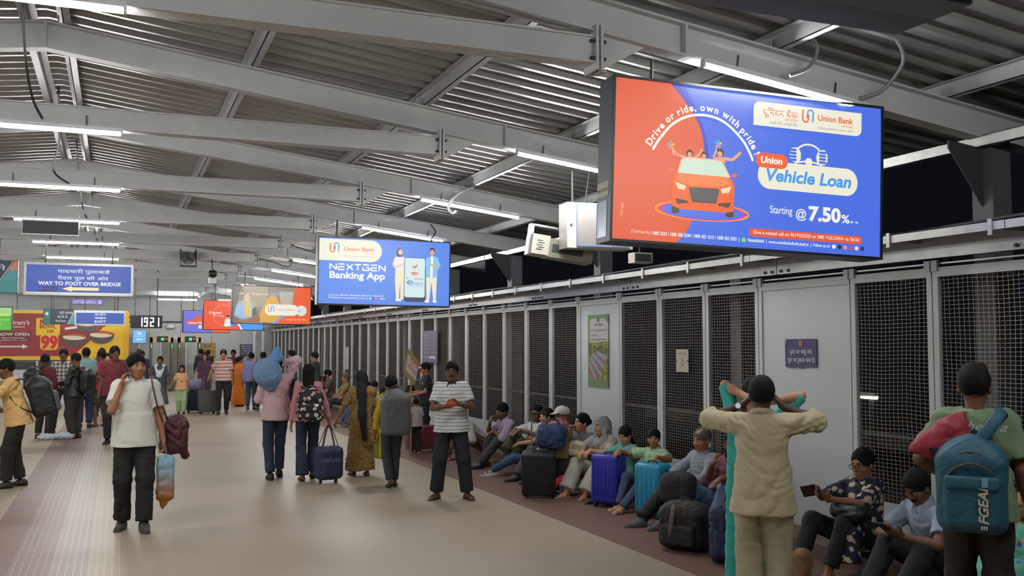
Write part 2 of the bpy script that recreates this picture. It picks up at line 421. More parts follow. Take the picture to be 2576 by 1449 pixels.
for y in FR[1:]:                                    # columns outside the fence, with haunch plates
    c = wpar(MB().box((6.40, y - .10, 0), (6.60, y + .10, zr(6.5) - .1)).obj('column', mat('column paint', '#5d5f62', rough=.6)))
    o = MB().prism([(6.40, 2.95), (6.40, 3.42), (6.05, 3.46), (6.05, 3.40)], y - .008, y + .008).obj('haunch_plate', M_dark); o.parent = c; o.matrix_parent_inverse = Matrix.Identity(4)
for c in [o for o in bpy.data.objects if o.name.split('.')[0] in ('bolt', 'haunch_plate') and o.parent is not None and o.parent.parent is wall_right]:
    c.parent = c.parent    # girts and columns carry mesh coordinates in world space

# ---- left side wall (past the edge of the picture), far end wall
wall_left = empty('wall_left', (-7.3, 20, 0)); wall_left['kind'] = 'structure'
y = -3.0
while y < YW - .5:
    o = MB().box((-7.34, y + .01, 0), (-7.30, y + 1.9, 2.6)).obj('solid_sheet', M_panel); o.parent = wall_left; o.matrix_parent_inverse = Matrix.Translation((7.3, -20, 0)); y += 1.92
for x in (-7.7,):
    for y in FR:
        o = MB().box((x - .1, y - .1, 0), (x + .1, y + .1, zr(x))).obj('column', M_steel); o.parent = wall_left; o.matrix_parent_inverse = Matrix.Translation((7.3, -20, 0))
M_end = mat('end wall panel', '#a9abaa', rough=.5, var=.06)
wall_far = empty('wall_far', (1, YW, 0)); wall_far['kind'] = 'structure'
def fpar(o):
    o.parent = wall_far; o.matrix_parent_inverse = Matrix.Translation((-1, -YW, 0)); return o
x = -7.3
while x < 6.2:
    x1 = min(x + 1.22, 6.3); fpar(MB().box((x + .006, YW, 0), (x1 - .006, YW + .05, 2.72)).obj('wall_panel', M_end)); x = x1
fpar(MB().box((-7.3, YW - .02, 2.72), (6.3, YW + .06, 2.80)).obj('head_rail', M_dark))
x = -7.3
while x < 6.2:
    x1 = min(x + 1.22, 6.3); fpar(MB().box((x + .01, YW + .02, 2.8), (x1 - .01, YW + .06, 4.7)).obj('wall_panel', mat('upper wall panel', '#9a9c9c', rough=.6))); x = x1
# ---- lamps
M_tube = glow('lit tube', '#fdfcfa', TUBE_POWER)
M_lamp = mat('lamp housing', '#d9dadb', rough=.4)
def lamp_meshes(L):
    h = MB().box((0, -.022, .012), (L, .022, .045)).box((-.012, -.024, -.02), (.004, .024, .045)).box((L - .004, -.024, -.02), (L + .012, .024, .045)).mesh('housing')
    t = MB().cyl((.004, 0, -.004), (L - .004, 0, -.004), .0165, n=8).mesh('tube', True)
    return h, t
L1 = 1.42; HM, TM = lamp_meshes(L1); HMd, TMd = lamp_meshes(.73)
def lamp(x, y, z, slope, label, group, double=False, hang=.1, lit=True):
    r = empty('tube_light', (x, y, z), (0, math.atan(slope), 0)); tag(r, label, 'tube light', group)
    link('housing', HM, M_lamp, r)
    if double:
        for dx in (0, .73 - .04): link('tube', TMd, M_tube, r, (dx + .0, 0, 0))
    else: link('tube', TM, M_tube, r)
    for dx in (.28, L1 - .28): MB().box((dx - .008, .008, .04), (dx + .008, .014, .04 + hang)).obj('hanger', M_bolt, r)
    return r
ordn = ['first', 'second', 'third', 'fourth', 'fifth', 'sixth', 'seventh', 'eighth', 'ninth', 'tenth', 'eleventh', 'twelfth', 'thirteenth']
for i, y in enumerate(FR):
    nm = 'beam over the camera' if i == 1 else ('beam behind the camera' if i == 0 else ordn[i - 2] + ' roof frame from the camera')
    yy = y - .11
    zc = 3.675
    if i == 0: continue
    if i < 12: lamp(-1.42, yy, zc, 0, 'LED tube under the collar beam of the ' + nm, 'centre row of tube lights')
    if i < 12: lamp(3.72, yy, zr(3.72) - .17, .127, 'LED tube sloping along the right rafter of the ' + nm, 'right row of tube lights', double=(i == 2))
    lamp(-6.4, yy, zr(-6.4) - .17, -.127, 'LED tube along the left rafter of the ' + nm, 'left row of tube lights')
# cables looping down to the lamps
def cable(pts, label, r=.009, m=M_cable): return tag(tube('cable', pts, r, m, step=6), label, 'cable')
f1, f2, f3, f4, f5 = FR[2:7]
cable([(-.72, f1 + 2.2, 4.6), (-.74, f2 - .4, 4.2), (-.70, f2 - .14, 3.92), (-.62, f2 - .12, 3.75)], 'dark cable dropping from the ridge to the second centre tube', .010, M_cable2)
cable([(-.60, f2 + 1.6, 4.45), (-.64, f3 - .7, 4.1), (-.72, f3 - .2, 3.86), (-.55, f3 - .12, 3.72)], 'dark cable curving down to the third centre tube', .010, M_cable2)
cable([(-.5, f3 + .2, 4.3), (-.52, f4 - .3, 3.95), (-.45, f4 - .12, 3.72)], 'thin cable down to the fourth centre tube', .008, M_cable2)
cable([(-.4, f4 + .3, 4.2), (-.42, f5 - .3, 3.92), (-.35, f5 - .12, 3.7)], 'thin cable down to the fifth centre tube', .008, M_cable2)
cable([(4.55, f1 - .16, 4.12), (4.62, f1 - .20, 3.98), (4.55, f1 - .2, 3.83), (4.4, f1 - .17, 3.76)], 'short grey conduit bending onto the double tube', .015)
cable([(4.95, f1 - .5, 4.15), (5.2, f1 - .42, 3.95), (5.28, f1 - .3, 3.86), (5.2, f1 - .2, 3.72), (5.05, f1 - .14, 3.66)], 'long grey conduit looping to the end of the double tube', .015)
cable([(4.45, f3 - .15, 3.98), (4.2, f3 - .2, 3.86), (4.08, f3 - .2, 3.7), (4.12, f3 - .2, 3.6), (4.2, f3 - .15, 3.64)], 'white conduit curling under the third right tube', .013, M_lamp)
cable([(4.9, f4 - .14, 3.88), (4.98, f4 - .16, 3.76), (4.92, f4 - .14, 3.64)], 'dark conduit at the end of the fourth right tube', .012, M_cable2)
cable([(3.1, f5 - .2, 3.78), (3.5, f5 - .2, 3.66), (3.95, f5 - .18, 3.55), (4.1, f5 - .16, 3.68)], 'dark slack cable under the fifth right tube', .011, M_cable2)
cable([(2.95, f5 + 3.38 - .2, 3.78), (3.3, f5 + 3.2, 3.70), (3.6, f5 + 3.2, 3.62), (3.7, f5 + 3.2, 3.75)], 'dark slack cable under the sixth right tube', .011, M_cable2)
# ================================================================= soft bodies: rounded solids blended into one surface
def V3(*a): return np.array(a if len(a) > 1 else a[0], dtype=np.float64)
def unit(v):
    v = np.asarray(v, float); n = np.linalg.norm(v); return v / n if n > 1e-9 else v
def cap(a, b, ra, rb=None, k=.03, w=None, ws=1.0, flat=0, op='u'): return ('c', V3(a), V3(b), ra, ra if rb is None else rb, k, None if w is None else unit(w), ws, flat, op)
def ell(c, r, M=None, k=.03, op='u'): return ('e', V3(c), V3(r), None if M is None else np.asarray(M, float), k, op)
def rb(c, hs, rad, M=None, k=.02, op='u'): return ('b', V3(c), V3(hs), rad, None if M is None else np.asarray(M, float), k, op)
def _bounds(p):
    if p[0] == 'c':
        r = max(p[3], p[4]) * max(1.0, p[7]); return np.minimum(p[1], p[2]) - r, np.maximum(p[1], p[2]) + r
    r = p[2].max() if p[0] == 'e' else np.linalg.norm(p[2])
    return p[1] - r, p[1] + r
def blob(prims, h, noise=None, cuts=(), maxcells=6e6):
    us = [p for p in prims if p[-1] == 'u']
    lo = np.min([_bounds(p)[0] for p in us], 0) - 3 * h; hi = np.max([_bounds(p)[1] for p in us], 0) + 3 * h
    n = np.ceil((hi - lo) / h).astype(int) + 1
    while n.prod() > maxcells: h *= 1.1; n = np.ceil((hi - lo) / h).astype(int) + 1
    D = np.full(n, .2, np.float32); ax = [(lo[i] + h * np.arange(n[i])).astype(np.float32) for i in range(3)]
    for p in prims:
        a, b = _bounds(p); op = p[-1]; k = p[5] if p[0] != 'e' else p[4]
        mg = k + 2.5 * h
        i0 = np.clip(np.floor((a - mg - lo) / h).astype(int), 0, n - 1); i1 = np.clip(np.ceil((b + mg - lo) / h).astype(int) + 1, 1, n)
        if (i1 <= i0).any(): continue
        sl = tuple(slice(i0[i], i1[i]) for i in range(3))
        x = ax[0][sl[0]][:, None, None]; y = ax[1][sl[1]][None, :, None]; z = ax[2][sl[2]][None, None, :]
        if p[0] == 'c':
            _, A, B, ra, rbb, k, w, ws, flat, _ = p
            qx, qy, qz = x - A[0], y - A[1], z - A[2]; d = B - A; L2 = max(d.dot(d), 1e-10); L = math.sqrt(L2)
            tt = (qx * d[0] + qy * d[1] + qz * d[2]) / L2; t = np.clip(tt, 0, 1)
            u = tt if flat == 3 else (np.clip(tt, 0, None) if flat == 2 else (np.clip(tt, None, 1) if flat == 1 else t))
            vx, vy, vz = qx - u * d[0], qy - u * d[1], qz - u * d[2]
            if w is not None and ws != 1:
                g = (vx * w[0] + vy * w[1] + vz * w[2]) * (1 / ws - 1); vx = vx + g * w[0]; vy = vy + g * w[1]; vz = vz + g * w[2]
            s = np.sqrt(vx * vx + vy * vy + vz * vz) - (ra + (rbb - ra) * t)
            if flat & 1: s = np.maximum(s, -tt * L)
            if flat & 2: s = np.maximum(s, (tt - 1) * L)
        else:
            M = p[3] if p[0] == 'e' else p[4]; c = p[1]; q = [x - c[0], y - c[1], z - c[2]]
            if M is not None: q = [q[0] * M[0][i] + q[1] * M[1][i] + q[2] * M[2][i] for i in range(3)]
            r = p[2]
            if p[0] == 'e':
                l = np.sqrt((q[0] / r[0]) ** 2 + (q[1] / r[1]) ** 2 + (q[2] / r[2]) ** 2)
                l2 = np.sqrt((q[0] / r[0] ** 2) ** 2 + (q[1] / r[1] ** 2) ** 2 + (q[2] / r[2] ** 2) ** 2) + 1e-6
                s = l * (l - 1) / l2
            else:
                rad = p[3]; e = [np.abs(q[i]) - (r[i] - rad) for i in range(3)]
                s = np.sqrt(np.maximum(e[0], 0) ** 2 + np.maximum(e[1], 0) ** 2 + np.maximum(e[2], 0) ** 2) + np.minimum(np.maximum(np.maximum(e[0], e[1]), e[2]), 0) - rad
        S = D[sl]
        if op == 'u':
            hh = np.maximum(k - np.abs(S - s), 0) / k; D[sl] = np.minimum(S, s) - hh * hh * k * .25
        else:
            s = -s; hh = np.maximum(k - np.abs(S - s), 0) / k; D[sl] = np.maximum(S, s) + hh * hh * k * .25
    for pt, nr in cuts:
        nr = unit(nr); D = np.maximum(D, (ax[0][:, None, None] - pt[0]) * nr[0] + (ax[1][None, :, None] - pt[1]) * nr[1] + (ax[2][None, None, :] - pt[2]) * nr[2]).astype(np.float32)
    # surface nets
    ins = D < 0
    c = [ins[i:n[0] - 1 + i, j:n[1] - 1 + j, l:n[2] - 1 + l] for i in (0, 1) for j in (0, 1) for l in (0, 1)]
    sm = sum(a.astype(np.int8) for a in c); act = (sm > 0) & (sm < 8)
    I = np.argwhere(act); idx = np.full(act.shape, -1, np.int32); idx[act] = np.arange(len(I))
    off = np.array([(i, j, l) for i in (0, 1) for j in (0, 1) for l in (0, 1)])
    val = np.stack([D[I[:, 0] + o[0], I[:, 1] + o[1], I[:, 2] + o[2]] for o in off], 1)
    acc = np.zeros((len(I), 3)); cnt = np.zeros(len(I))
    for a in range(8):
        for b in range(a + 1, 8):
            if np.abs(off[a] - off[b]).sum() != 1: continue
            m = (val[:, a] < 0) != (val[:, b] < 0); t = np.zeros(len(I)); t[m] = val[m, a] / (val[m, a] - val[m, b])
            acc += m[:, None] * (off[a] + t[:, None] * (off[b] - off[a])); cnt += m
    vs = lo + h * (I + acc / cnt[:, None])
    fs = []
    for axx in range(3):
        o1, o2 = [(1, 2), (2, 0), (0, 1)][axx]
        s0 = [slice(None)] * 3; s1 = [slice(None)] * 3; s0[axx] = slice(0, -1); s1[axx] = slice(1, None)
        A = ins[tuple(s0)]; B = ins[tuple(s1)]; E = np.argwhere(A != B)
        E = E[(E[:, o1] > 0) & (E[:, o2] > 0) & (E[:, o1] < n[o1] - 1) & (E[:, o2] < n[o2] - 1)]
        if not len(E): continue
        fl = A[E[:, 0], E[:, 1], E[:, 2]]
        def g(d1, d2):
            F = E.copy(); F[:, o1] -= d1; F[:, o2] -= d2; return idx[F[:, 0], F[:, 1], F[:, 2]]
        q = np.stack([g(1, 1), g(0, 1), g(0, 0), g(1, 0)], 1); q[~fl] = q[~fl][:, ::-1]; fs.append(q)
    fs = np.concatenate(fs)
    fs = fs[(fs >= 0).all(1)]
    if noise:
        amp, fr, seed = noise; fr = fr * 2.3
        e1 = vs[fs[:, 2]] - vs[fs[:, 0]]; e2 = vs[fs[:, 3]] - vs[fs[:, 1]]; fn = np.cross(e1, e2); N = np.zeros_like(vs)
        for i in range(4): np.add.at(N, fs[:, i], fn)
        N /= np.linalg.norm(N, axis=1)[:, None] + 1e-12
        rs = np.random.RandomState(seed); dsp = np.zeros(len(vs))
        for q in range(4):          # creases: sharp valleys between soft swells, running in a few drifting directions
            kx = rs.normal(size=3); kx = unit(kx) * fr * (.9 + .75 * q); ph = rs.uniform(0, 6)
            wv = vs @ (unit(rs.normal(size=3)) * fr * .55) + rs.uniform(0, 6); w2 = vs @ (unit(rs.normal(size=3)) * fr * .4) + rs.uniform(0, 6)
            dsp += (np.abs(np.sin(.5 * (vs @ kx) + ph + 1.6 * np.sin(wv))) * 2 - 1.2) * (.55 + .45 * np.sin(w2)) / (1 + .55 * q)
        vs = vs + N * (amp * dsp * .85)[:, None]
    return vs, fs
def np_mesh(name, vs, fs):
    me = bpy.data.meshes.new(name); nv, nf = len(vs), len(fs)
    me.vertices.add(nv); me.vertices.foreach_set('co', np.asarray(vs, np.float32).ravel())
    me.loops.add(nf * 4); me.loops.foreach_set('vertex_index', np.asarray(fs, np.int32).ravel())
    me.polygons.add(nf); me.polygons.foreach_set('loop_start', np.arange(0, nf * 4, 4, dtype=np.int32))
    me.polygons.foreach_set('use_smooth', np.ones(nf, bool)); me.update(calc_edges=True); me.validate()
    return me
def soft(name, prims, h, m, parent=None, noise=None, cuts=(), loc=None, rot=None):
    vs, fs = blob(prims, h, noise, cuts); return link(name, np_mesh(name, vs, fs), m, parent, loc, rot)

# ================================================================= people
SKIN = {k: mat('skin ' + k, c, rough=.55, var=.08, vsc=25) for k, c in (('mid', '#9c6b4c'), ('dark', '#6e4733'), ('deep', '#4d3226'), ('light', '#b98a6a'), ('pale', '#c59c80'))}
HAIR = {k: mat('hair ' + k, c, rough=.8, spec=.25, var=.3, vsc=60, bump=.4, bsc=120) for k, c in (('black', '#0e0c0a'), ('grey', '#57524c'), ('brown', '#2a1d15'))}
M_eye = mat('eye white', '#a89e94', rough=.25, var=0); M_iris = mat('iris', '#1c120c', rough=.2, var=0)
M_black = mat('black plastic', '#17181a', rough=.45)
M_lip = mat('lips', '#7c4a3e', rough=.5)
def rotz(a): c, s = math.cos(a), math.sin(a); return np.array([[c, -s, 0], [s, c, 0], [0, 0, 1.]])
def rotax(ax, a):
    ax = unit(ax); c, s = math.cos(a), math.sin(a); K = np.array([[0, -ax[2], ax[1]], [ax[2], 0, -ax[0]], [-ax[1], ax[0], 0]])
    return np.eye(3) + s * K + (1 - c) * K @ K
def ik(S, T, a, b, pole):
    d = T - S; L = np.linalg.norm(d); u = d / max(L, 1e-6)
    if L > (a + b) * .998: T = S + u * (a + b) * .998; L = (a + b) * .998
    if L < abs(a - b) * 1.02 + .02: L = abs(a - b) * 1.02 + .02; T = S + u * L
    x = (a * a - b * b + L * L) / (2 * L); h = math.sqrt(max(a * a - x * x, 0))
    p = np.asarray(pole, float); p = p - u * p.dot(u); p = unit(p) if np.linalg.norm(p) > 1e-5 else unit(np.cross(u, [1, 0, 0]))
    return S + u * x + p * h, T
def hand(W, d, pn, thumb, curl, fingers=True):
    d = unit(d); pn = unit(pn - d * np.dot(pn, d)); s = unit(np.cross(d, pn));
    if np.dot(s, thumb) < 0: s = -s
    out = [cap(W - d * .01, W + d * .02, .026, .030, .02, pn, .75), cap(W + d * .03, W + d * .075, .036, .038, .015, pn, .45)]
    if not fingers:
        out.append(cap(W + d * .07, W + d * .10 + pn * .05 * curl, .03, .02, .02, pn, .5)); out.append(cap(W + d * .02 + s * .03, W + d * .07 + s * .045 + pn * .02, .012, .009, .012)); return out
    ax = unit(np.cross(d, pn))
    for i, (o, l) in enumerate(((.030, .92), (.010, 1.0), (-.010, .95), (-.028, .78))):
        b0 = W + d * .082 + s * o; a1 = curl * (.55 + .05 * i); a2 = curl * (1.35 + .05 * i); a3 = curl * 2.0
        d1 = d * math.cos(a1) + pn * math.sin(a1); d2 = d * math.cos(a2) + pn * math.sin(a2); d3 = d * math.cos(a3) + pn * math.sin(a3)
        p1 = b0 + d1 * .038 * l; p2 = p1 + d2 * .026 * l; p3 = p2 + d3 * .018 * l
        out += [cap(b0, p1, .0095, .0088, .006), cap(p1, p2, .0088, .008, .004), cap(p2, p3, .008, .0068, .004)]
    t0 = W + d * .022 + s * .026; t1 = t0 + unit(d * .7 + s * .75 + pn * .35) * .038; t2 = t1 + unit(d * .95 + s * .15 + pn * (.2 + .5 * curl)) * .034
    out += [cap(t0, t1, .0135, .0105, .010), cap(t1, t2, .0105, .0078, .004)]
    return out
SHOE_MESH = {}
def shoe_mesh(kind, h):
    key = (kind, round(h, 3))
    if key in SHOE_MESH: return SHOE_MESH[key]
    # local: ankle joint at the origin 0.075 above the ground, toes along +y
    if kind in ('sandal', 'chappal'):
        mb = []
        mb = [cap((0, -.055, -.068), (.004, .05, -.068), .036, .043, .01, (0, 0, 1), .22), cap((.004, .05, -.068), (.008, .15, -.068), .043, .036, .02, (0, 0, 1), .22)]
        if kind == 'sandal': mb += [cap((-.045, .09, -.05), (.0, .085, -.018), .011, .011, .01), cap((.0, .085, -.018), (.048, .08, -.05), .011, .011, .01), cap((-.04, .02, -.05), (0, .03, .005), .010, .010, .01), cap((0, .03, .005), (.042, .02, -.05), .010, .010, .01), cap((-.035, -.04, -.05), (0, -.068, .0), .009, .009, .01), cap((.035, -.04, -.05), (0, -.068, .0), .009, .009, .01)]
        else: mb += [cap((-.045, .05, -.055), (0.004, .11, -.022), .008, .008, .01), cap((.05, .05, -.055), (.004, .11, -.022), .008, .008, .01)]
        vs, fs = blob(mb, h)
    else:
        r = .046 if kind != 'croc' else .05
        P = [cap((0, -.045, -.035), (0, .03, -.035), .040, .042, .03), cap((0, .02, -.042), (.006, .14, -.052), .044, .036 if kind != 'croc' else .044, .03, (0, 0, 1), .8), cap((0, -.01, -.03), (0, -.015, .018), .043, .044, .03, flat=2),
             cap((0, -.05, -.064), (.004, .05, -.064), .042, r, .008, (0, 0, 1), .3), cap((.004, .05, -.064), (.006, .145, -.064), r, .04, .008, (0, 0, 1), .3)]
        if kind == 'croc': P = P[:2] + P[3:] + [cap((0, -.02, -.03), (0, -.035, -.012), .046, .044, .02)]
        vs, fs = blob(P, h, None, [((0, 0, -.0755), (0, 0, -1))])
    SHOE_MESH[key] = np_mesh('shoe', vs, fs); return SHOE_MESH[key]
ALLP = []
def person(label, at, face, H=1.7, h=.012, skin='mid', hair=('short', 'black'), top=None, bot=None, feet=None, z=0.0,
           pelvis=(0, 0, .94), lean=0, side=0, twist=0, head=(0, 0), lh=None, rh=None, lp=(-.4, -.6, -.5), rp=(.4, -.6, -.5), lhd=None, rhd=None, lpn=None, rpn=None, curl=(.35, .35),
           lf=(-.095, 0), rf=(.095, 0), lk=(-.1, 1, 0), rk=(.1, 1, 0), lfy=8, rfy=-8, lfp=0, rfp=0, fem=False, fat=0.0, detail=False, fingers=None, group=None, mus=False, beard=False, glasses=False, legs=None, cat='person', shirt_name='shirt', bot_name='trousers'):
    sc = H / 1.7; child = H < 1.45
    if fingers is None: fingers = h < .0125
    root_loc = (at[0], at[1], z)
    P = V3(pelvis); hs = 1.0 if not child else 1.15
    Rt = rotax((1, 0, 0), -R(lean)) @ rotax((0, 1, 0), R(side)); U = Rt @ V3(0, 0, 1.); Tw = Rt @ rotz(R(twist)); F = Tw @ V3(0, 1., 0); X = Tw @ V3(1., 0, 0)
    sw = .136 if fem else .154
    if child: sw *= .93
    C = P + U * .28; N0 = P + U * .448; SRt, SLt = N0 + X * sw - F * .005, N0 - X * sw - F * .005
    N = P + U * .50
    hu = unit(U * .55 + V3(0, 0, .45)); Hc = N + hu * .138 * (1.06 if child else 1) + (rotz(R(twist)) @ V3(0, 1, 0)) * .018
    HM = Rt * 0; Hr = rotz(R(twist + head[0])) @ rotax((1, 0, 0), R(head[1]))
    hx, hy, hz = Hr[:, 0], Hr[:, 1], Hr[:, 2]
    hip = [P + V3(-.088, 0, -.02), P + V3(.088, 0, -.02)]
    def ft(f): return V3(f[0], f[1], f[2] if len(f) > 2 else .075)
    AL, AR = ft(lf), ft(rf)
    KL, AL = ik(hip[0], AL, .435, .425, lk); KR, AR = ik(hip[1], AR, .435, .425, rk)
    HL = V3(lh) if lh is not None else SLt + V3(-.09, .03, -.56); HRt = V3(rh) if rh is not None else SRt + V3(.09, .03, -.56)
    EL, HL = ik(SLt, HL, .285, .25, lp); ER, HRt = ik(SRt, HRt, .285, .25, rp)
    w_ax = F
    # ---------------- body
    b = [cap(P, C, .118 + fat * .5, .12 + fat * .6, .04, F, .8), ell(C + U * .07, (.145, .10, .15), np.stack([X, F, U], 1), .04), cap(N - U * .05, SLt, .058, .046, .03), cap(N - U * .05, SRt, .058, .046, .03), ell(P, (.15, .105, .10), None, .04),
         cap(N - U * .04, Hc - hz * .05 - hy * .02, .055 if not fem else .046, .05 if not fem else .043, .025)]
    k = 1.06 if not child else 1.12
    def hp(x, y, zz): return Hc + (hx * x + hy * y + hz * zz) * k
    HMx = np.stack([hx, hy, hz], 1)
    b += [ell(hp(0, -.012, .028), V3(.073, .092, .088) * k, HMx, .02), ell(hp(0, .022, -.036), V3(.057, .066, .077) * k, HMx, .03), cap(hp(-.018, .055, -.088), hp(.018, .055, -.088), .022, k=.025)]
    if h < .0125:
        b += [cap(hp(-.038, .070, .030), hp(.038, .070, .030), .012, k=.015), ell(hp(-.031, .094, .010), V3(.019, .016, .012), HMx, .012, 's'), ell(hp(.031, .094, .010), V3(.019, .016, .012), HMx, .012, 's'),
              cap(hp(0, .083, .018), hp(0, .102, -.022), .0085, .0125, .012), cap(hp(-.013, .092, -.026), hp(.013, .092, -.026), .0095, k=.008),
              cap(hp(-.019, .083, -.052), hp(.019, .083, -.052), .0085, k=.008), cap(hp(-.016, .082, -.064), hp(.016, .082, -.064), .009, k=.008),
              ell(hp(-.046, .055, -.02), V3(.02, .025, .025), HMx, .03), ell(hp(.046, .055, -.02), V3(.02, .025, .025), HMx, .03)]
    else: b += [cap(hp(0, .083, .015), hp(0, .10, -.024), .010, .015, .015)]
    b += [ell(hp(s * .074, -.006, -.008), V3(.011, .021, .031), HMx, .010) for s in (-1, 1)]
    for S, E, W, s in ((SLt, EL, HL, -1), (SRt, ER, HRt, 1)):
        g = .92 if fem else 1.0
        b += [cap(S, E, .047 * g, .038 * g, .03), cap(E, E + (W - E) * .35, .038 * g, .037 * g, .02), cap(E + (W - E) * .35, W, .037 * g, .025 * g, .02)]
        d = (lhd if s < 0 else rhd); d = V3(d) if d is not None else unit(W - E)
        pn = (lpn if s < 0 else rpn); pn = V3(pn) if pn is not None else V3(-s * 1., .15, .0)
        th = V3(0, 1, .4) if abs(d[1]) < .8 else V3(0, 0, 1)
        b += hand(W, d, pn, th, curl[0 if s < 0 else 1], fingers)
    bare = (bot or {}).get('k') in ('shorts',) or feet in (None, 'sandal', 'chappal', 'bare')
    if bare or legs:
        for Hp, Kn, An, fy, fp in ((hip[0], KL, AL, lfy, lfp), (hip[1], KR, AR, rfy, rfp)):
            fd = rotz(R(fy)) @ rotax((1, 0, 0), R(fp)) @ V3(0, 1, 0); fu = rotz(R(fy)) @ rotax((1, 0, 0), R(fp)) @ V3(0, 0, 1)
            b += [cap(Hp, Kn, .078, .052, .03), cap(Kn, Kn + (An - Kn) * .35 - unit(np.cross(An - Kn, [1, 0, 0])) * 0, .052, .052, .02), cap(Kn + (An - Kn) * .35, An, .050, .034, .02)]
            b += [cap(An - fu * .03 - fd * .035, An - fu * .045 + fd * .06, .033, .034, .02), cap(An - fu * .045 + fd * .05, An - fu * .054 + fd * .125, .036, .024, .02, fu, .65)]
            if fingers:
                sx = np.cross(fd, fu)
                for i in range(5): b.append(cap(An - fu * .055 + fd * (.12 - abs(i - 1.2) * .006) + sx * (i - 2) * .014, An - fu * .06 + fd * (.150 - abs(i - 1.2) * .010) + sx * (i - 2) * .014, .0095, .008, .005))
    body = soft('person', b, h, SKIN[skin], None)
    body.location = root_loc; body.rotation_euler = (0, 0, R(face)); body.scale = (sc, sc, sc)
    tag(body, label, cat, group)
    hc = max(h * 1.05, .009)
    sd = len(ALLP) * 3 + 1
    # ---------------- shirt
    if top:
        lo = top.get('loose', .018); hem = top.get('hem', .06); t = []
        t += [ell(C + U * .07, V3(.147, .103, .155) + lo, np.stack([X, F, U], 1), .04), cap(N - U * .055, SLt, .060 + lo * .5, .050 + lo * .5, .04), cap(N - U * .055, SRt, .060 + lo * .5, .050 + lo * .5, .04), cap(P + U * .02, C, (.142 if hem > .05 else .120) + lo + fat * .5, .128 + lo + fat * .6, .04, F, .8, 1)]
        up2 = U if pelvis[2] < .7 else unit(U + V3(0, 0, 1))
        t.append(cap(P + U * .1, P - up2 * hem, (.155 if hem > .05 else .135) + lo + fat * .5, (top.get('hr') or (.198 + (bot or {}).get('loose', .014) - lo if hem > .05 else .135)) + lo + fat * .3, .05, F, .80, 2))
        if top.get('hood'): t.append(cap(N - F * .06 - X * .05 - U * .03, N - F * .06 + X * .05 - U * .03, .05, k=.03))
        sl = top.get('sleeve', 'short'); fr = {'short': .72, 'long': 1.92, 'rolled': 1.25, 'none': 0, 'half': 1.0}[sl]
        for S, E, W, s in ((SLt, EL, HL, -1), (SRt, ER, HRt, 1)):
            r0, r1 = .051 + lo * .7, .047 + lo * (1.1 if sl == 'short' else .6)
            if fr and fr <= 1: t.append(cap(S, S + (E - S) * fr, r0, r1 if fr < 1 else .045 + lo * .7, .035, flat=2))
            elif fr: t += [cap(S, E, r0, .046 + lo * .7, .035), cap(E, E + (W - E) * (fr - 1), .046 + lo * .7, .030 + lo * (.7 if sl == 'long' else 1.2), .03, flat=2)]
            if sl == 'rolled': q = E + (W - E) * (fr - 1); t.append(cap(q - unit(W - E) * .035, q, .048 + lo * .8, .046 + lo * .8, .008, flat=3))
        if top.get('collar'):
            cc = N + U * .028 - F * .010
            for i in range(10):
                a0 = R(40 + 28 * i); a1 = R(40 + 28 * (i + 1)); pt = lambda a, zz: cc + X * math.sin(a) * .058 + F * math.cos(a) * .058 + U * zz
                t.append(cap(pt(a0, .002 - .012 * math.cos(a0)), pt(a1, .002 - .012 * math.cos(a1)), .017, k=.012))
            for s in (-1, 1): t.append(cap(cc + X * s * .03 + F * .062 - U * .01, cc + X * s * .05 + F * .085 - U * .045, .014, .008, .01))
        # neck opening
        t.append(cap(N - U * .0, N + U * .14, .047 if top.get('collar') else .060, .06, .01, op='s'))
        if top.get('vneck', .03): t.append(cap(N + F * .082 - U * .03, N + F * .085 + U * .06, .014, .036, .012, op='s'))
        o = soft(shirt_name, t, hc, top['m'], body, noise=(top.get('fold', .006), 19, sd))
        if top.get('placket'):
            pass
    # ---------------- lower garment
    if bot:
        kd = bot['k']; lo = bot.get('loose', .014); t = [ell(P + V3(0, 0, .01), V3(.152, .108, .105) + lo * .7, None, .04)]
        if pelvis[2] > .7: t.append(cap(P + U * .02, P + U * bot.get('waist', .10 if not top or top.get('hem', .06) <= .05 else .03), .135 + fat * .4, .128 + fat * .5, .03, F, .82, 2))
        if kd in ('trousers', 'shorts'):
            w0, w1, w2 = .083 + lo, .058 + lo * 1.1, bot.get('ankle', .046) + lo
            fr = .72 if kd == 'shorts' else bot.get('len', .93)
            for Hp, Kn, An in ((hip[0], KL, AL), (hip[1], KR, AR)):
                if kd == 'shorts': t.append(cap(Hp, Hp + (Kn - Hp) * .95, w0, w1 + .03, .04, flat=2))
                else: t += [cap(Hp, Kn, w0, w1, .035), cap(Kn, Kn + (An - Kn) * fr, w1, w2, .03, flat=2)]
            if pelvis[2] < .7: t.append(cap(hip[0], hip[1], .09 + lo, k=.05))
        elif kd in ('skirt', 'sari', 'kurta'):
            zb = bot.get('zb', .08); r2 = bot.get('r', .24)
            mid = (AL + AR) / 2
            if pelvis[2] > .7:
                t += [cap(P + U * .08, P + V3(0, 0, -.08), .145, .165, .05, V3(0, 1, 0), .82), cap(P + V3(0, 0, -.05), V3(mid[0], mid[1] * .7, zb), .165, r2, .05, V3(0, 1, 0), .8, 2)]
            else:
                for Hp, Kn, An in ((hip[0], KL, AL), (hip[1], KR, AR)): t += [cap(Hp, Kn, .11, .095, .07), cap(Kn, Kn + (An - Kn) * bot.get('len', .85), .095, .10, .07, flat=2)]
                t += [cap((KL + KR) / 2, ((AL + AR) / 2) * .8 + (KL + KR) / 2 * .2, .10, .11, .09), cap(P, (KL + KR) / 2, .12, .10, .08)]
        soft(bot_name, t, hc * 1.05, bot['m'], body, noise=(bot.get('fold', .0045), 15, sd + 1))
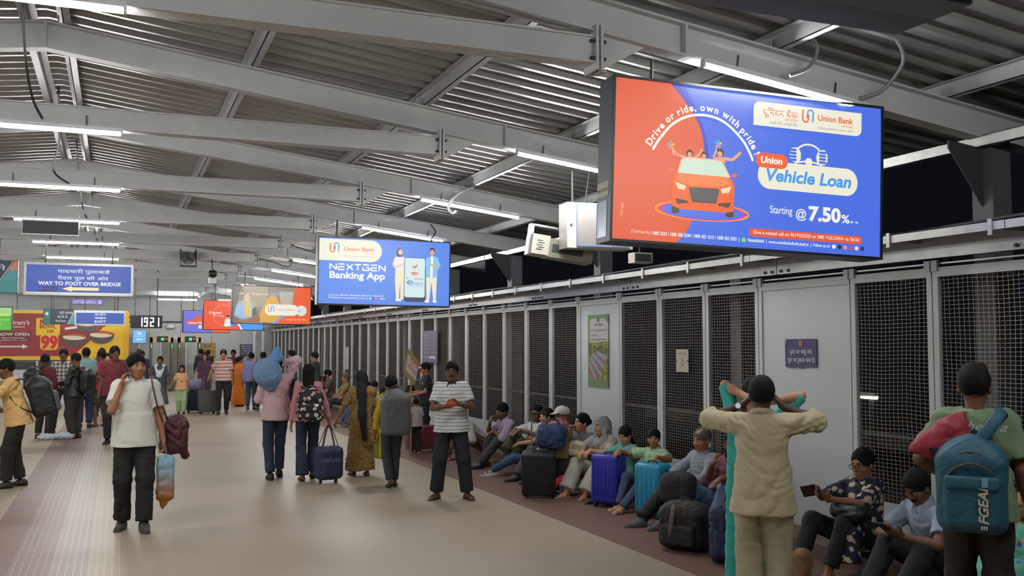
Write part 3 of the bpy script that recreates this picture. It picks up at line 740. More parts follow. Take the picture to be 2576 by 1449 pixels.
    # ---------------- footwear
    if feet and feet != 'bare':
        fm = feet if isinstance(feet, str) else feet[0]
        mcol = {'sandal': mat('sandal leather', '#2c1d15', rough=.6), 'chappal': mat('chappal rubber', '#b9a894', rough=.7), 'shoe': mat('black shoe', '#1b1a1a', rough=.45)}.get(fm) if isinstance(feet, str) else feet[1]
        for An, fy, fp in ((AL, lfy, lfp), (AR, rfy, rfp)):
            o = link('sandal' if fm in ('sandal', 'chappal') else 'shoe', shoe_mesh(fm, max(h, .009)), None, body, tuple(An))
            if not o.data.materials: o.data.materials.append(mcol)
            o.material_slots[0].link = 'OBJECT'; o.material_slots[0].material = mcol
            o.rotation_euler = (R(fp), 0, R(fy))
    # ---------------- hair
    st, hcol = hair[0], hair[1]
    if st != 'none':
        hh = max(h * .95, .008)
        q = [ell(hp(0, -.014, .040), V3(.084, .101, .099) * k, HMx, .02)]
        if st in ('short', 'thin', 'quiff'):
            if st == 'quiff': q.append(cap(hp(-.03, .05, .105), hp(.03, .045, .105), .028, k=.04))
            q += [cap(hp(0, .135, -.07), hp(0, .137, .004), .085, .080, .012, op='s'), cap(hp(-.11, .0, -.09), hp(.11, .0, -.09), .065, k=.012, op='s'), cap(hp(0, -.07, -.10), hp(0, -.05, -.125), .07, k=.012, op='s')]
            if st == 'thin': q.append(ell(hp(0, .05, .14), V3(.06, .08, .06), HMx, .01, 's'))
        else:
            q += [cap(hp(0, .128, -.09), hp(0, .118, .010), .080, .076, .012, op='s')]
            if st == 'long': q += [cap(hp(0, -.05, .0), hp(0, -.075, -.15), .070, .075, .04, hy, .6), cap(hp(0, -.075, -.15), hp(0, -.085, -.26), .075, .05, .04, hy, .45), cap(hp(.06, -.01, 0), hp(.065, -.02, -.12), .025, .02, .02), cap(hp(-.06, -.01, 0), hp(-.065, -.02, -.12), .025, .02, .02)]
            if st == 'bun': q += [ell(hp(0, -.105, .02), V3(.045, .04, .042), HMx, .015)]
            if st == 'pony': q += [cap(hp(0, -.10, .04), hp(0, -.13, -.05), .03, .032, .02), cap(hp(0, -.13, -.05), hp(0, -.11, -.17), .032, .015, .02)]
            if st == 'braid': q += [cap(hp(0, -.08, -.02), hp(0, -.105, -.14), .032, .026, .02)] + [ell(hp(0, -.105 - .003 * i, -.14 - .045 * i), (.024, .024, .03), None, .012) for i in range(7)]
            if st in ('bun', 'pony', 'braid'): q += [cap(hp(-.11, .01, -.10), hp(.11, .01, -.10), .068, k=.012, op='s')]
        if st == 'scarf':
            q = [ell(hp(0, -.014, .030), V3(.094, .112, .108) * k, HMx, .02), cap(hp(0, -.06, -.02), N - F * .075 - U * .08, .085, .10, .05, F, .6), cap(hp(-.07, 0, -.05), N - X * .07 + F * .05 - U * .03, .04, .045, .04), cap(hp(.07, 0, -.05), N + X * .07 + F * .05 - U * .03, .04, .045, .04),
                 cap(N - X * .07 + F * .055 - U * .03, N + X * .03 + F * .12 - U * .10, .04, .05, .04), cap(N + X * .05 + F * .06 - U * .03, N + X * .02 + F * .135 - U * .22, .045, .05, .04), cap(hp(0, .13, -.10), hp(0, .12, .02), .082, .074, .012, op='s')]
            soft('head_scarf', q, hh, hcol, body, noise=(.004, 26, sd + 2))
        else: soft('hair', q, hh, HAIR[hcol], body, noise=(.0025, 40, sd + 2))
    if detail:
        for s in (-1, 1):
            e = link('eye', EYE, None, body, tuple(hp(s * .031, .0735, .009))); e.scale = (.9, .9, .72); e.rotation_euler = Matrix(HMx.tolist()).to_euler()
            soft('eyebrow', [cap(hp(s * .016, .087, .033), hp(s * .034, .085, .037), .0048, .005, .004), cap(hp(s * .034, .085, .037), hp(s * .052, .071, .031), .005, .0035, .004)], .004, HAIR['black'], body)
        soft('lips', [cap(hp(-.017, .0885, -.057), hp(.017, .0885, -.057), .006, k=.004)], .004, M_lip, body)
    if mus or beard:
        q = [cap(hp(0, .094, -.044), hp(-.026, .082, -.050), .0095, .006, .006), cap(hp(0, .094, -.044), hp(.026, .082, -.050), .0095, .006, .006)]
        if beard: q += [cap(hp(-.052, .045, -.05), hp(-.02, .066, -.095), .028, .03, .02), cap(hp(.052, .045, -.05), hp(.02, .066, -.095), .028, .03, .02), cap(hp(-.02, .066, -.10), hp(.02, .066, -.10), .03, k=.02)]
        soft('beard' if beard else 'moustache', q, max(.0045, h * .5), HAIR['black'], body)
    if glasses:
        mb = MB()
        def P3(x, y, zz): return Vector(tuple(hp(x, y, zz)))
        for s in (-1, 1):
            pts = [P3(s * .032 + .024 * math.cos(a), .104 - abs(.024 * math.cos(a)) * .05, .008 + .018 * math.sin(a)) for a in [2 * PI * i / 14 for i in range(15)]]
            for i in range(14): mb.bar(pts[i], pts[i + 1], .0042)
            mb.bar(P3(s * .056, .100, .012), P3(s * .078, .0, .010), .0042)
        mb.bar(P3(-.009, .105, .010), P3(.009, .105, .010), .0042); mb.obj('glasses', M_black, body)
    J = dict(P=P, C=C, U=U, F=F, X=X, N=N, SL=SLt, SR=SRt, EL=EL, ER=ER, HL=HL, HR=HRt, KL=KL, KR=KR, AL=AL, AR=AR, Hc=Hc, hp=hp, sc=sc, body=body, at=root_loc, face=face)
    ALLP.append(J); return J
def wpt(J, p):      # a point of the person's own frame, in the scene
    a = R(J['face']); x, y, z = [float(c) * J['sc'] for c in p]
    return (J['at'][0] + x * math.cos(a) - y * math.sin(a), J['at'][1] + x * math.sin(a) + y * math.cos(a), J['at'][2] + z)
mb = MB().lathe([(.001, -.0125)] + [(.0125 * math.sin(PI * i / 8), -.0125 * math.cos(PI * i / 8)) for i in range(1, 8)] + [(.001, .0125)], 12)
EYE = mb.mesh('eye', True)
for v in EYE.vertices: v.co = (v.co.x, v.co.z, v.co.y)
EYE.materials.append(M_eye); EYE.materials.append(M_iris)
for p in EYE.polygons:
    if p.center.y > .008 and abs(p.center.x) < .008 and abs(p.center.z) < .008: p.material_index = 1
    p.use_smooth = True
# ================================================================= the people of the concourse
def cl(name, c, **k): k.setdefault('rough', .85); k.setdefault('var', .10); k.setdefault('bump', .45); k.setdefault('bsc', 13); return mat('cloth ' + name, c, **k)
BLACK = cl('black', '#1d1d1f'); CHAR = cl('charcoal', '#2b2a2c'); NAVY = cl('navy', '#232c45'); JEANS = cl('jeans', '#3a4a63', vsc=20, var=.2); DJEANS = cl('dark jeans', '#2a3138', vsc=20)
def T(m, sleeve='short', **k): return dict(m=m, sleeve=sleeve, **k)
def B(m=BLACK, k='trousers', **q): return dict(k=k, m=m, **q)
def sh(c): return ('shoe', mat('shoe ' + c, c, rough=.5))
# --- foreground
J_green = person('man in sage green tee with his back turned, teal backpack on', (4.64, 4.27), -47, 1.72, .0085, 'dark', ('quiff', 'black'),
    T(cl('sage', '#74896a'), loose=.03, hem=.10, fold=.007), B(cl('dark brown', '#26231f'), loose=.02), sh('#1a1a1a'), lh=(-.20, .26, 1.05), lp=(-.7, -.4, -.4), rh=(.28, .02, .86), head=(-6, 4), fat=.01, shirt_name='t_shirt', curl=(.8, .4))
J_beige = person('man in beige shirt and beige trousers seen from behind, both elbows raised', (3.92, 5.32), -36, 1.63, .0085, 'deep', ('short', 'black'),
    T(cl('linen', '#b5aa8c'), 'rolled', loose=.028, hem=.15, collar=1, fold=.010), B(cl('beige trouser', '#a39a80'), loose=.028, ankle=.06), sh('#3a2c20'),
    lh=(-.13, .20, 1.50), lp=(-1, -.15, -.5), rh=(.14, .20, 1.50), rp=(1, -.15, -.5), lhd=(.5, .3, .6), rhd=(-.5, .3, .6), lpn=(1, .2, -.4), rpn=(-1, .2, -.4), curl=(.6, .6), head=(0, 8))
J_turq = person('woman in turquoise kurta, hands at her hair, behind the beige-shirted man', (4.16, 5.74), -36, 1.60, .0095, 'light', ('bun', 'black'),
    T(cl('turquoise', '#3fb0a8'), 'half', loose=.008, hem=.10, fold=.005, hr=.15), B(cl('turquoise', '#3fb0a8'), 'kurta', zb=.34, r=.18, fold=.006), 'chappal', fem=True,
    lh=(-.04, -.10, 1.57), lp=(-.3, .3, .9), rh=(.13, -.10, 1.55), rp=(.8, .5, .1), lhd=(.8, -.2, .2), rhd=(-.8, -.2, .2), lpn=(0, 1, 0), rpn=(0, 1, 0), head=(0, -6), shirt_name='kurta_top', bot_name='kurta', legs=True)
soft('dupatta', [cap((-.14, -.06, 1.36), (-.15, -.08, .9), .05, .055, .03, (0, 1, 0), .5), cap((-.15, -.08, .9), (-.16, -.09, .22), .055, .065, .03, (0, 1, 0), .45, 2), cap((-.14, -.06, 1.36), (-.10, .06, 1.40), .05, .045, .04)], .010, cl('turquoise', '#3fb0a8'), J_turq['body'], noise=(.005, 24, 5))
J_white = person('man in white shirt and black trousers walking forward with a phone at his ear', (.19, 10.57), 180, 1.745, .0085, 'mid', ('short', 'black'),
    T(cl('white', '#d9d8cf'), collar=1, hem=.13, loose=.024, fold=.005), B(BLACK, loose=.022, ankle=.056, fold=.008), ('shoe', mat('grey canvas shoe', '#4c4b48', rough=.9)),
    rh=(.135, .12, 1.40), rp=(.35, .1, -1), rhd=(-.22, -.12, 1), rpn=(-1, .1, 0), curl=(.95, .75), lh=(-.27, .02, .82), lf=(-.10, .13), rf=(.10, -.04), lfy=10, rfy=-14, head=(22, 2), detail=True, mus=False, fat=.012)
J_yel = person('man in apricot hooded shirt with a big black backpack, facing left', (-1.17, 14.26), 96, 1.66, .010, 'dark', ('short', 'black'),
    T(cl('apricot', '#d3ab6f'), 'long', loose=.028, hem=.12, hood=1, fold=.009), B(cl('brown black', '#201c1b'), loose=.026), sh('#2b1f19'), lean=14, head=(0, -12),
    lh=(-.06, .30, 1.40), lp=(-.5, -.2, -.8), rh=(.05, .30, 1.46), rp=(.5, -.2, -.8), lhd=(0, .1, 1), rhd=(0, .1, 1), curl=(.7, .7), lf=(-.10, .12), rf=(.09, -.06))
person('person in grey-blue shirt half cut off by the left picture edge', (-1.72, 15.1), -80, 1.66, .012, 'dark', ('short', 'black'), T(cl('greyblue', '#7c8490'), 'short', hem=.12), B(DJEANS), sh('#1b1b1d'), lh=(-.2, .2, 1.0))
J_str = person('man in white polo with thin dark stripes opening an orange packet, facing the camera', (3.76, 11.21), 162, 1.63, .0085, 'dark', ('short', 'black'),
    T(cl('striped polo', '#d4d6d6', c2='#4b525c', pat='sz', sc=23, duty=.13), collar=0, hem=.10, loose=.024, fold=.006), B(cl('dark navy', '#191b22'), loose=.026, ankle=.058), 'sandal',
    rh=(.055, .27, 1.17), rp=(.7, -.3, -.6), lh=(-.075, .27, 1.20), lp=(-.7, -.3, -.6), rhd=(-.75, .45, .3), lhd=(.75, .45, .2), rpn=(-.3, -.8, .5), lpn=(.3, -.8, -.3), curl=(.9, .9), lf=(-.20, .03), rf=(.19, 0), lfy=26, rfy=-30, head=(-4, 2), mus=True, glasses=True, detail=True, fat=.028, shirt_name='polo_shirt')
cc = J_str
soft('collar', [cap(cc['N'] + V3(.060 * math.sin(R(a)), .060 * math.cos(R(a)) - .008, .030 - .022 * math.cos(R(a))), cc['N'] + V3(.060 * math.sin(R(a + 30)), .060 * math.cos(R(a + 30)) - .008, .030 - .022 * math.cos(R(a + 30))), .018, k=.01) for a in range(30, 330, 30)]
     + [cap(cc['N'] + V3(s * .032, .06, .01), cc['N'] + V3(s * .055, .085, -.035), .016, .009, .01) for s in (-1, 1)], .008, cl('navy collar', '#1e2433'), cc['body'])
# --- the family walking away
J_pink = person('man in pale pink shirt walking away with a blue sack on his shoulder', (2.06, 13.75), 4, 1.68, .010, 'dark', ('short', 'black'),
    T(cl('pale pink', '#c7a6aa'), 'long', loose=.026, hem=.12, fold=.008), B(cl('indigo', '#27354c', vsc=20), loose=.014, ankle=.05), sh('#18181a'), rh=(.03, -.02, 1.60), rp=(1, -.1, .55), rhd=(-.8, -.1, .3), lh=(-.12, .24, 1.20), lf=(-.08, -.06), rf=(.09, .16, .09), lfy=4, rfy=-18, rfp=-14, curl=(.5, .7))
J_girl = person('girl in pink sweatshirt and flared navy trousers walking away with floral backpack', (2.45, 13.47), -3, 1.56, .010, 'mid', ('long', 'black'),
    T(cl('rose', '#bf8289'), 'long', loose=.022, hem=.06, fold=.007), B(cl('navy flare', '#232e48'), loose=.014, ankle=.085, len=.97), 'sandal', fem=True, rh=(.34, .04, .80), lh=(-.24, .02, .84), lf=(-.08, -.06), rf=(.09, .14, .1), rfp=-16, head=(-8, -4), curl=(.4, 1.1))
J_sari = person('woman in gold printed sari walking away, long black scarf down her back', (3.22, 13.64), 6, 1.47, .010, 'mid', ('none', 'black'),
    T(cl('gold sari', '#93743f', c2='#7d6236', pat='blotch', sc=22, duty=.54), 'half', loose=.018, hem=.02, fold=.006), B(cl('gold sari', '#93743f'), 'sari', zb=.10, r=.25, fold=.013), 'sandal', fem=True, fat=.02, lh=(-.42, .06, .84), lp=(-.5, -.4, -.3), rh=(.30, .02, .86), lf=(-.09, .08), rf=(.09, -.08), shirt_name='blouse', bot_name='sari', head=(10, 0), curl=(.9, .9))
cc = J_sari; hp = cc['hp']
soft('head_scarf', [ell(hp(0, -.018, .028), (.105, .120, .115), None, .02), cap(hp(0, -.05, -.03), (-.03, -.13, 1.30), .095, .085, .05, (0, 1, 0), .7), cap((-.03, -.19, 1.32), (-.06, -.26, 1.0), .075, .07, .05, (0, 1, 0), .5), cap((-.06, -.26, 1.0), (-.02, -.27, .62), .07, .045, .05, (0, 1, 0), .5), cap(hp(0, .14, -.10), hp(0, .13, .02), .085, .075, .012, op='s')], .010, cl('black scarf', '#121214', bump=.1), cc['body'], noise=(.0022, 16, 9))
soft('pallu', [cap((.12, -.10, 1.34), (-.06, -.17, 1.0), .12, .13, .06, (0, 1, 0), .35), cap((-.06, -.17, 1.0), (.10, -.16, .62), .13, .14, .06, (0, 1, 0), .4), cap((.10, .12, 1.36), (.14, -.10, 1.36), .07, .08, .06)], .011, cl('gold sari', '#93743f'), cc['body'], noise=(.010, 24, 11))
J_boy = person('boy in yellow shirt with a grey backpack walking away, face turned right', (3.35, 12.43), -4, 1.42, .010, 'dark', ('short', 'black'),
    T(cl('yellow', '#b9a325'), 'long', loose=.024, hem=.10, fold=.008), B(cl('washed jeans', '#33393f', vsc=12, var=.3), loose=.012, ankle=.045), 'sandal', rh=(.30, .10, .92), lh=(-.25, .04, .88), head=(-52, 2), lf=(-.05, -.12, .10), rf=(.06, .06), lfp=-18)
person('toddler in pale checked shirt and black trousers walking away barefoot', (4.67, 15.81), 4, .93, .012, 'mid', ('short', 'black'), T(cl('toddler check', '#b9aeb0', c2='#8d8387', pat='plaid', sc=30), loose=.04, hem=.06), B(BLACK, loose=.02), 'bare', fat=.02, lf=(-.10, .08), rf=(.1, -.05, .09), lh=(-.3, .08, 1.0), shirt_name='shirt')
J_blk = person('woman in black with a pink sun visor standing by the mesh beside the placard', (5.30, 17.3), 85, 1.50, .012, 'mid', ('bun', 'black'), T(cl('black print', '#1c1c20', c2='#a9a9a5', pat='blotch', sc=9, duty=.66), 'short', loose=.02, hem=.10), B(BLACK, loose=.02), sh('#1a1a1a'), fem=True, lh=(-.1, .28, 1.05), rh=(.1, .28, 1.08), head=(5, -14))
soft('visor', [cap(J_blk['hp'](-.05, .09, .055), J_blk['hp'](.05, .09, .055), .022, k=.02), cap(J_blk['hp'](0, .09, .05), J_blk['hp'](0, .16, .035), .055, .045, .02, J_blk['hp'](0, 0, 1) - J_blk['hp'](0, 0, 0), .15)], .009, cl('visor pink', '#c99aa0'), J_blk['body'])
# --- people seated on the kerb along the fence, far to near
def seat(label, x, y, face, H, **k):
    sc = H / 1.7; r = k.pop('reach', .60); pz = k.pop('pz', .235)
    k.setdefault('lf', (-.12, r)); k.setdefault('rf', (.13, r + .06)); k.setdefault('lk', (-.25, .3, 1)); k.setdefault('rk', (.25, .3, 1)); k.setdefault('lh', (-.12, .36, .50)); k.setdefault('rh', (.13, .36, .50))
    k.setdefault('lhd', (.1, .8, -.4)); k.setdefault('rhd', (-.1, .8, -.4)); k.setdefault('lpn', (0, -.4, -1)); k.setdefault('rpn', (0, -.4, -1)); k.setdefault('h', .0105)
    k.setdefault('lp', (-.8, -.2, -.3)); k.setdefault('rp', (.8, -.2, -.3))
    return person(label, (x, y), face, H, pelvis=(0, 0, pz / sc), **k)
seat('person in pale grey kurta bent forward, seated behind the striped-polo man', 5.60, 15.05, 95, 1.60, skin='mid', hair=('short', 'grey'), top=T(cl('pale grey', '#a9a7a5'), 'long', hem=.05, loose=.03), bot=B(cl('brown trouser', '#5a4338'), loose=.03), feet='sandal', lean=48, head=(0, -30), lh=(-.12, .45, .42), rh=(.12, .45, .42))
seat('man in lilac shirt resting his forehead on his hand, seated', 5.68, 13.92, 96, 1.66, skin='dark', hair=('short', 'black'), top=T(cl('lilac', '#a393ab'), 'rolled', collar=1, hem=.03, fold=.008), bot=B(cl('grey trouser', '#3c3a3c')), feet=sh('#1d1d1f'), lean=20, head=(10, -16), rh=(.06, .40, .68), rp=(.5, .3, -1), rhd=(-.12, -.35, 1), lh=(-.02, .38, .55), lf=(-.12, .66), rf=(.10, .46), curl=(.3, .9))
S3 = seat('woman with glasses in white tee and dark scarf, olive trousers, seated cross-legged', 5.66, 13.04, 104, 1.62, skin='dark', hair=('bun', 'black'), fem=True, top=T(cl('white tee', '#c9c9c6'), 'half', hem=.04, loose=.024), bot=B(cl('olive', '#3b3a2a'), loose=.03, len=.70), feet=('chappal', mat('brown chappal', '#6d4a33')), lean=-4, head=(18, -4), glasses=True, detail=True, lf=(-.05, .52), rf=(.02, .66, .30), rk=(.1, .4, 1), lh=(-.05, .34, .66), rh=(.06, .34, .66))
soft('scarf', [cap(S3['N'] + V3(-.06, .03, 0), S3['P'] + V3(-.07, .13, .12), .036, .04, .02), cap(S3['N'] + V3(.06, .03, 0), S3['P'] + V3(.06, .13, .12), .036, .04, .02), cap(S3['N'] + V3(-.06, .02, .0), S3['N'] + V3(.06, .02, 0), .03, k=.02)], .010, cl('dark scarf', '#3a3434'), S3['body'], noise=(.004, 30, 4))
seat('girl in plum top peeking beside the capped old man, jeans stretched out, white sandals', 5.60, 12.62, 62, 1.58, skin='light', hair=('pony', 'black'), fem=True, top=T(cl('dull purple', '#4d4350'), hem=.03), bot=B(cl('blue jeans', '#35567a', vsc=14), loose=.008, ankle=.04), feet=('sandal', mat('white strap', '#c9c4b8')), lf=(-.06, .80), rf=(.08, .74), head=(26, -4), lean=-6)
J_old = seat('old man in white cap and pale blue shirt, hand at his face, seated', 5.70, 12.24, 98, 1.68, skin='mid', hair=('thin', 'grey'), top=T(cl('pale blue', '#b9c6cd'), 'short', collar=1, hem=.04, loose=.03), bot=B(cl('grey wool', '#4b4d52')), feet=sh('#202022'), lean=-2, head=(4, -4), glasses=True, detail=True, rh=(.05, .22, .70), rp=(.5, .2, -1), rhd=(-.15, -.3, 1), curl=(.4, .8))
soft('cap', [ell(J_old['hp'](0, -.012, .055), (.096, .112, .085), None, .02), cap(J_old['hp'](0, .08, .055), J_old['hp'](0, .145, .040), .06, .055, .02, (0, 0, 1), .14), cap(J_old['hp'](0, 0, -.06), J_old['hp'](0, 0, .02), .13, k=.01, op='s', flat=3)], .0095, cl('cap white', '#cfcac6'), J_old['body'])
seat('woman in slate top and red leggings on a phone, seated beside the headscarf', 5.58, 11.34, 114, 1.60, skin='light', hair=('bun', 'black'), fem=True, top=T(cl('slate', '#7d8088'), 'half', hem=.05), bot=B(cl('red leggings', '#c23546'), loose=.004, ankle=.038, len=.86), feet=sh('#17171a'), head=(-22, 2), detail=True, rh=(.12, .11, .74), rp=(.4, .3, -1), rhd=(-.1, .1, 1), rpn=(-1, .1, 0), lf=(-.10, .78), rf=(.10, .55), lfp=38, curl=(.4, .8))
J_scarf = seat('old woman in grey headscarf and pale printed kurta, cream trousers, seated', 5.70, 10.95, 116, 1.58, skin='light', hair=('scarf', cl('grey scarf', '#8f9196')), fem=True, fat=.03, top=T(cl('pale print', '#b0a49c', c2='#8d7770', pat='blotch', sc=18, duty=.58), 'half', hem=.05, loose=.03), bot=B(cl('cream trouser', '#b9b4a6'), loose=.036, ankle=.075, len=.95), feet='chappal', head=(-26, 0), detail=True, lh=(-.05, .40, .60), rh=(.06, .42, .58), lf=(-.14, .62), rf=(.15, .66), lean=6, curl=(.8, .8))
seat('girl in teal tee looking down at the blue suitcase, braid over her shoulder', 5.72, 10.36, 112, 1.36, skin='light', hair=('braid', 'black'), fem=True, top=T(cl('teal tee', '#63a09b'), 'short', hem=.04, loose=.02), bot=B(cl('mint leggings', '#7fb0a4'), loose=.008), feet=sh('#253047'), head=(0, -24), detail=True, lh=(-.16, .40, .72), rh=(.10, .44, .72), pz=.25, lean=8)
seat('boy in light green tee seated between the suitcases, grey and orange clogs', 5.70, 9.74, 112, 1.38, skin='mid', hair=('short', 'black'), top=T(cl('leaf green', '#8fb58c', c2='#a9c9a4', pat='blotch', sc=12), 'short', hem=.04, loose=.024, collar=1), bot=B(cl('boy jeans', '#41506a', vsc=15), loose=.010), feet=('croc', mat('clog grey orange', '#9a968e', c2='#e0702a', pat='sy', sc=9, duty=.4)), head=(34, 0), detail=True, rh=(.30, .42, .80), lh=(-.34, .40, .76), lf=(.02, .72), rf=(.16, .60), pz=.25, curl=(.7, .4))
seat('man in grey shirt and black trousers seated left of the bearded man', 5.70, 8.74, 96, 1.64, skin='mid', hair=('thin', 'grey'), top=T(cl('steel grey', '#868b96'), 'long', collar=1, hem=.05, fold=.008), bot=B(BLACK, loose=.024), feet=('shoe', mat('grey sock shoe', '#56595f', rough=.9)), head=(4, -10), detail=True, lh=(-.05, .34, .48), rh=(.10, .34, .50), lf=(-.1, .66), rf=(.12, .76))
seat('bearded man in maroon striped shirt and blue jeans, hand at his mouth, seated', 5.68, 8.16, 102, 1.70, skin='dark', hair=('short', 'black'), top=T(cl('maroon stripe', '#7a4452', c2='#5f3340', pat='sx', sc=45), 'rolled', collar=1, hem=.04), bot=B(cl('light jeans', '#5b7396', vsc=12, var=.2), loose=.018), feet=sh('#26241f'), head=(10, -6), beard=True, glasses=True, detail=True, rh=(.06, .25, .68), rp=(.5, .2, -1), rhd=(-.2, -.35, .9), lh=(-.20, .40, .58), lf=(-.2, .60), rf=(.16, .62), curl=(.25, .8))
J_flor = seat('woman with glasses in navy floral kurta looking into a maroon purse, seated', 5.66, 6.37, 92, 1.60, skin='mid', hair=('bun', 'black'), fem=True, fat=.025, top=T(cl('navy floral', '#1c2238', c2='#c4b49c', pat='flower', sc=15, duty=.41), 'half', hem=.10, loose=.03, hr=.17), bot=B(BLACK, loose=.02, len=.86), feet='bare', head=(6, -14), glasses=True, detail=True, h=.009, lh=(-.05, .40, .66), rh=(.06, .40, .66), lean=-4, lf=(-.15, .52), rf=(.14, .60), lhd=(.3, .8, .5), rhd=(-.3, .8, .5), lpn=(.6, 0, .8), rpn=(-.6, 0, .8), curl=(.6, .6), pz=.27)
soft('kurta_skirt', [cap((-.02, .05, .30), (-.20, .34, .42), .14, .10, .06), cap((-.20, .34, .42), (-.24, .38, .16), .10, .12, .05, (0, 1, 0), .6, 2)], .010, cl('navy floral', '#1c2238'), J_flor['body'], noise=(.006, 20, 3))
J_ph = seat('man in light blue shirt bent over his phone, seated beside the woman in navy floral', 5.66, 5.52, 92, 1.66, skin='dark', hair=('short', 'black'), top=T(cl('light blue shirt', '#8f9bb0'), 'short', collar=1, hem=.04, fold=.008), bot=B(BLACK, loose=.022), feet=sh('#1a1a1c'), lean=24, head=(0, -34), detail=True, mus=True, h=.009, lh=(-.06, .48, .50), rh=(.05, .48, .50), lhd=(.3, .8, .4), rhd=(-.3, .8, .4), lpn=(.6, 0, .8), rpn=(-.6, 0, .8), curl=(.7, .7))
seat('person in teal floral dress seated at the very right edge behind the green-shirted man', 5.60, 4.72, 92, 1.58, skin='mid', hair=('bun', 'black'), fem=True, fat=.02, top=T(cl('teal floral', '#5fa793', c2='#b0604a', c3='#4c6da0', pat='flower', sc=12, duty=.24), 'half', hem=.06, loose=.03), bot=B(cl('teal floral', '#5fa793'), 'skirt'), feet='chappal', bot_name='skirt')
# --- crowd by the food hoarding, left background
G1 = 'people queueing by the red hoarding'
person('man in maroon sweatshirt with a black bag, back turned, at the left crowd', (-1.30, 21.3), -25, 1.64, .016, 'deep', ('thin', 'black'), T(cl('maroon knit', '#571f29'), 'long', loose=.03, hem=.08), B(BLACK, loose=.02), sh('#19191b'), group=G1, head=(0, -10), lh=(-.2, .25, 1.1), lf=(-.12, .02), rf=(.12, -.05))
person('man in sunglasses and black-and-white checked shirt facing the camera in the left crowd', (-1.02, 22.5), 176, 1.74, .016, 'dark', ('short', 'black'), T(cl('check', '#b7b3ab', c2='#3d3b3a', pat='plaid', sc=13, duty=.5), 'long', loose=.022, hem=.02), B(CHAR, loose=.016), sh('#16161a'), group=G1, lf=(-.17, 0), rf=(.17, 0), glasses=True, mus=True)
person('man in black leather jacket with a black backpack facing left in the crowd', (-.72, 21.1), 60, 1.66, .016, 'dark', ('short', 'black'), T(cl('leather', '#18181a', rough=.45), 'long', loose=.03, hem=.10), B(cl('dark grey trouser', '#2a2829'), loose=.03), sh('#1a1613'), group=G1, head=(10, -14), lh=(-.1, .3, 1.1), rh=(.1, .3, 1.1))
person('tall man in sea-grey shirt, back turned, behind the leather jacket', (-.62, 23.7), 10, 1.76, .018, 'dark', ('short', 'black'), T(cl('sea grey', '#6f8f96'), 'short', collar=1, hem=.05, loose=.03), B(NAVY, loose=.02), sh('#161616'), group=G1)
person('boy in red tee and olive shorts standing side on', (-.30, 23.9), 75, 1.70, .016, 'dark', ('short', 'black'), T(cl('red tee', '#a81e33'), 'short', loose=.03, hem=.10), B(cl('olive shorts', '#33382b'), 'shorts', loose=.02), 'sandal', group=G1, lf=(-.1, .08), rf=(.1, -.1), lh=(-.15, .2, 1.0), shirt_name='t_shirt', bot_name='shorts')
person('woman in mint kurta with patterned scarf facing the camera behind the red tee', (-.18, 25.6), 172, 1.62, .018, 'light', ('bun', 'black'), T(cl('mint', '#8fab9f', c2='#6f5c50', pat='blotch', sc=12, duty=.62), 'half', loose=.02, hem=.10), B(cl('mint2', '#8aa79a'), 'kurta', zb=.5, r=.22), 'sandal', fem=True, group=G1, bot_name='kurta', shirt_name='kurta_top', legs=True)
person('man with dark cap of hair peeking behind the mint kurta', (-.34, 27.2), 178, 1.74, .02, 'mid', ('short', 'black'), T(cl('dull green', '#46564e'), 'short'), B(CHAR), sh('#1a1a1a'), group=G1)
person('man in dark red shirt behind the man on the phone', (-.02, 19.7), 172, 1.80, .014, 'dark', ('short', 'black'), T(cl('dark red', '#6d2a30'), 'short', collar=1, loose=.03, hem=.10), B(CHAR), sh('#1a1718'), fat=.02, glasses=True, head=(25, 0), detail=False)
person('bald man in slate shirt standing at the hoarding corner', (.42, 28.6), 190, 1.68, .02, 'mid', ('thin', 'grey'), T(cl('slate green', '#5b6b70'), 'short'), B(CHAR), sh('#1a1a1a'), group=G1)
# --- middle distance
person('man in navy shirt holding a red bag, arm bent', (.72, 31.6), 175, 1.64, .018, 'dark', ('short', 'black'), T(cl('navy shirt', '#26304c'), 'short', hem=.10, loose=.03), B(CHAR), sh('#222222'), rh=(.10, .12, 1.5), rp=(.7, .2, -.6))
person('elderly man in pale pink shirt behind the navy shirt', (.70, 34.4), 180, 1.68, .02, 'mid', ('short', 'grey'), T(cl('blush', '#bfa3a6'), 'short'), B(CHAR), sh('#333333'))
J_stk = person('woman in white dupatta and navy striped kurta walking with the little girl', (1.08, 27.4), 168, 1.52, .014, 'dark', ('bun', 'black'), T(cl('navy kurta', '#3d4254'), 'half', loose=.02, hem=.06), B(cl('striped kurta', '#2d3347', c2='#9aa0ac', pat='sa', sc=5.5, duty=.22), 'kurta', zb=.30, r=.27), ('shoe', mat('blue sandal', '#3f5570')), fem=True, fat=.02, lh=(-.30, .12, .86), rh=(.24, .18, 1.0), bot_name='kurta', shirt_name='kurta_top', legs=True)
soft('dupatta', [cap((-.11, .02, 1.42), (0, .14, 1.16), .06, .07, .05, (0, 1, 0), .7), cap((.11, .02, 1.42), (0, .14, 1.16), .06, .07, .05, (0, 1, 0), .7), cap((-.12, -.02, 1.40), (.12, -.02, 1.40), .07, k=.04)], .016, cl('dupatta white', '#c9c9cb'), J_stk['body'])
soft('leggings', [cap((-.09, 0, .36), (-.09, 0, .09), .06, .05, .02), cap((.09, 0, .36), (.09, 0, .09), .06, .05, .02)], .016, cl('white legging', '#b9bcc2'), J_stk['body'])
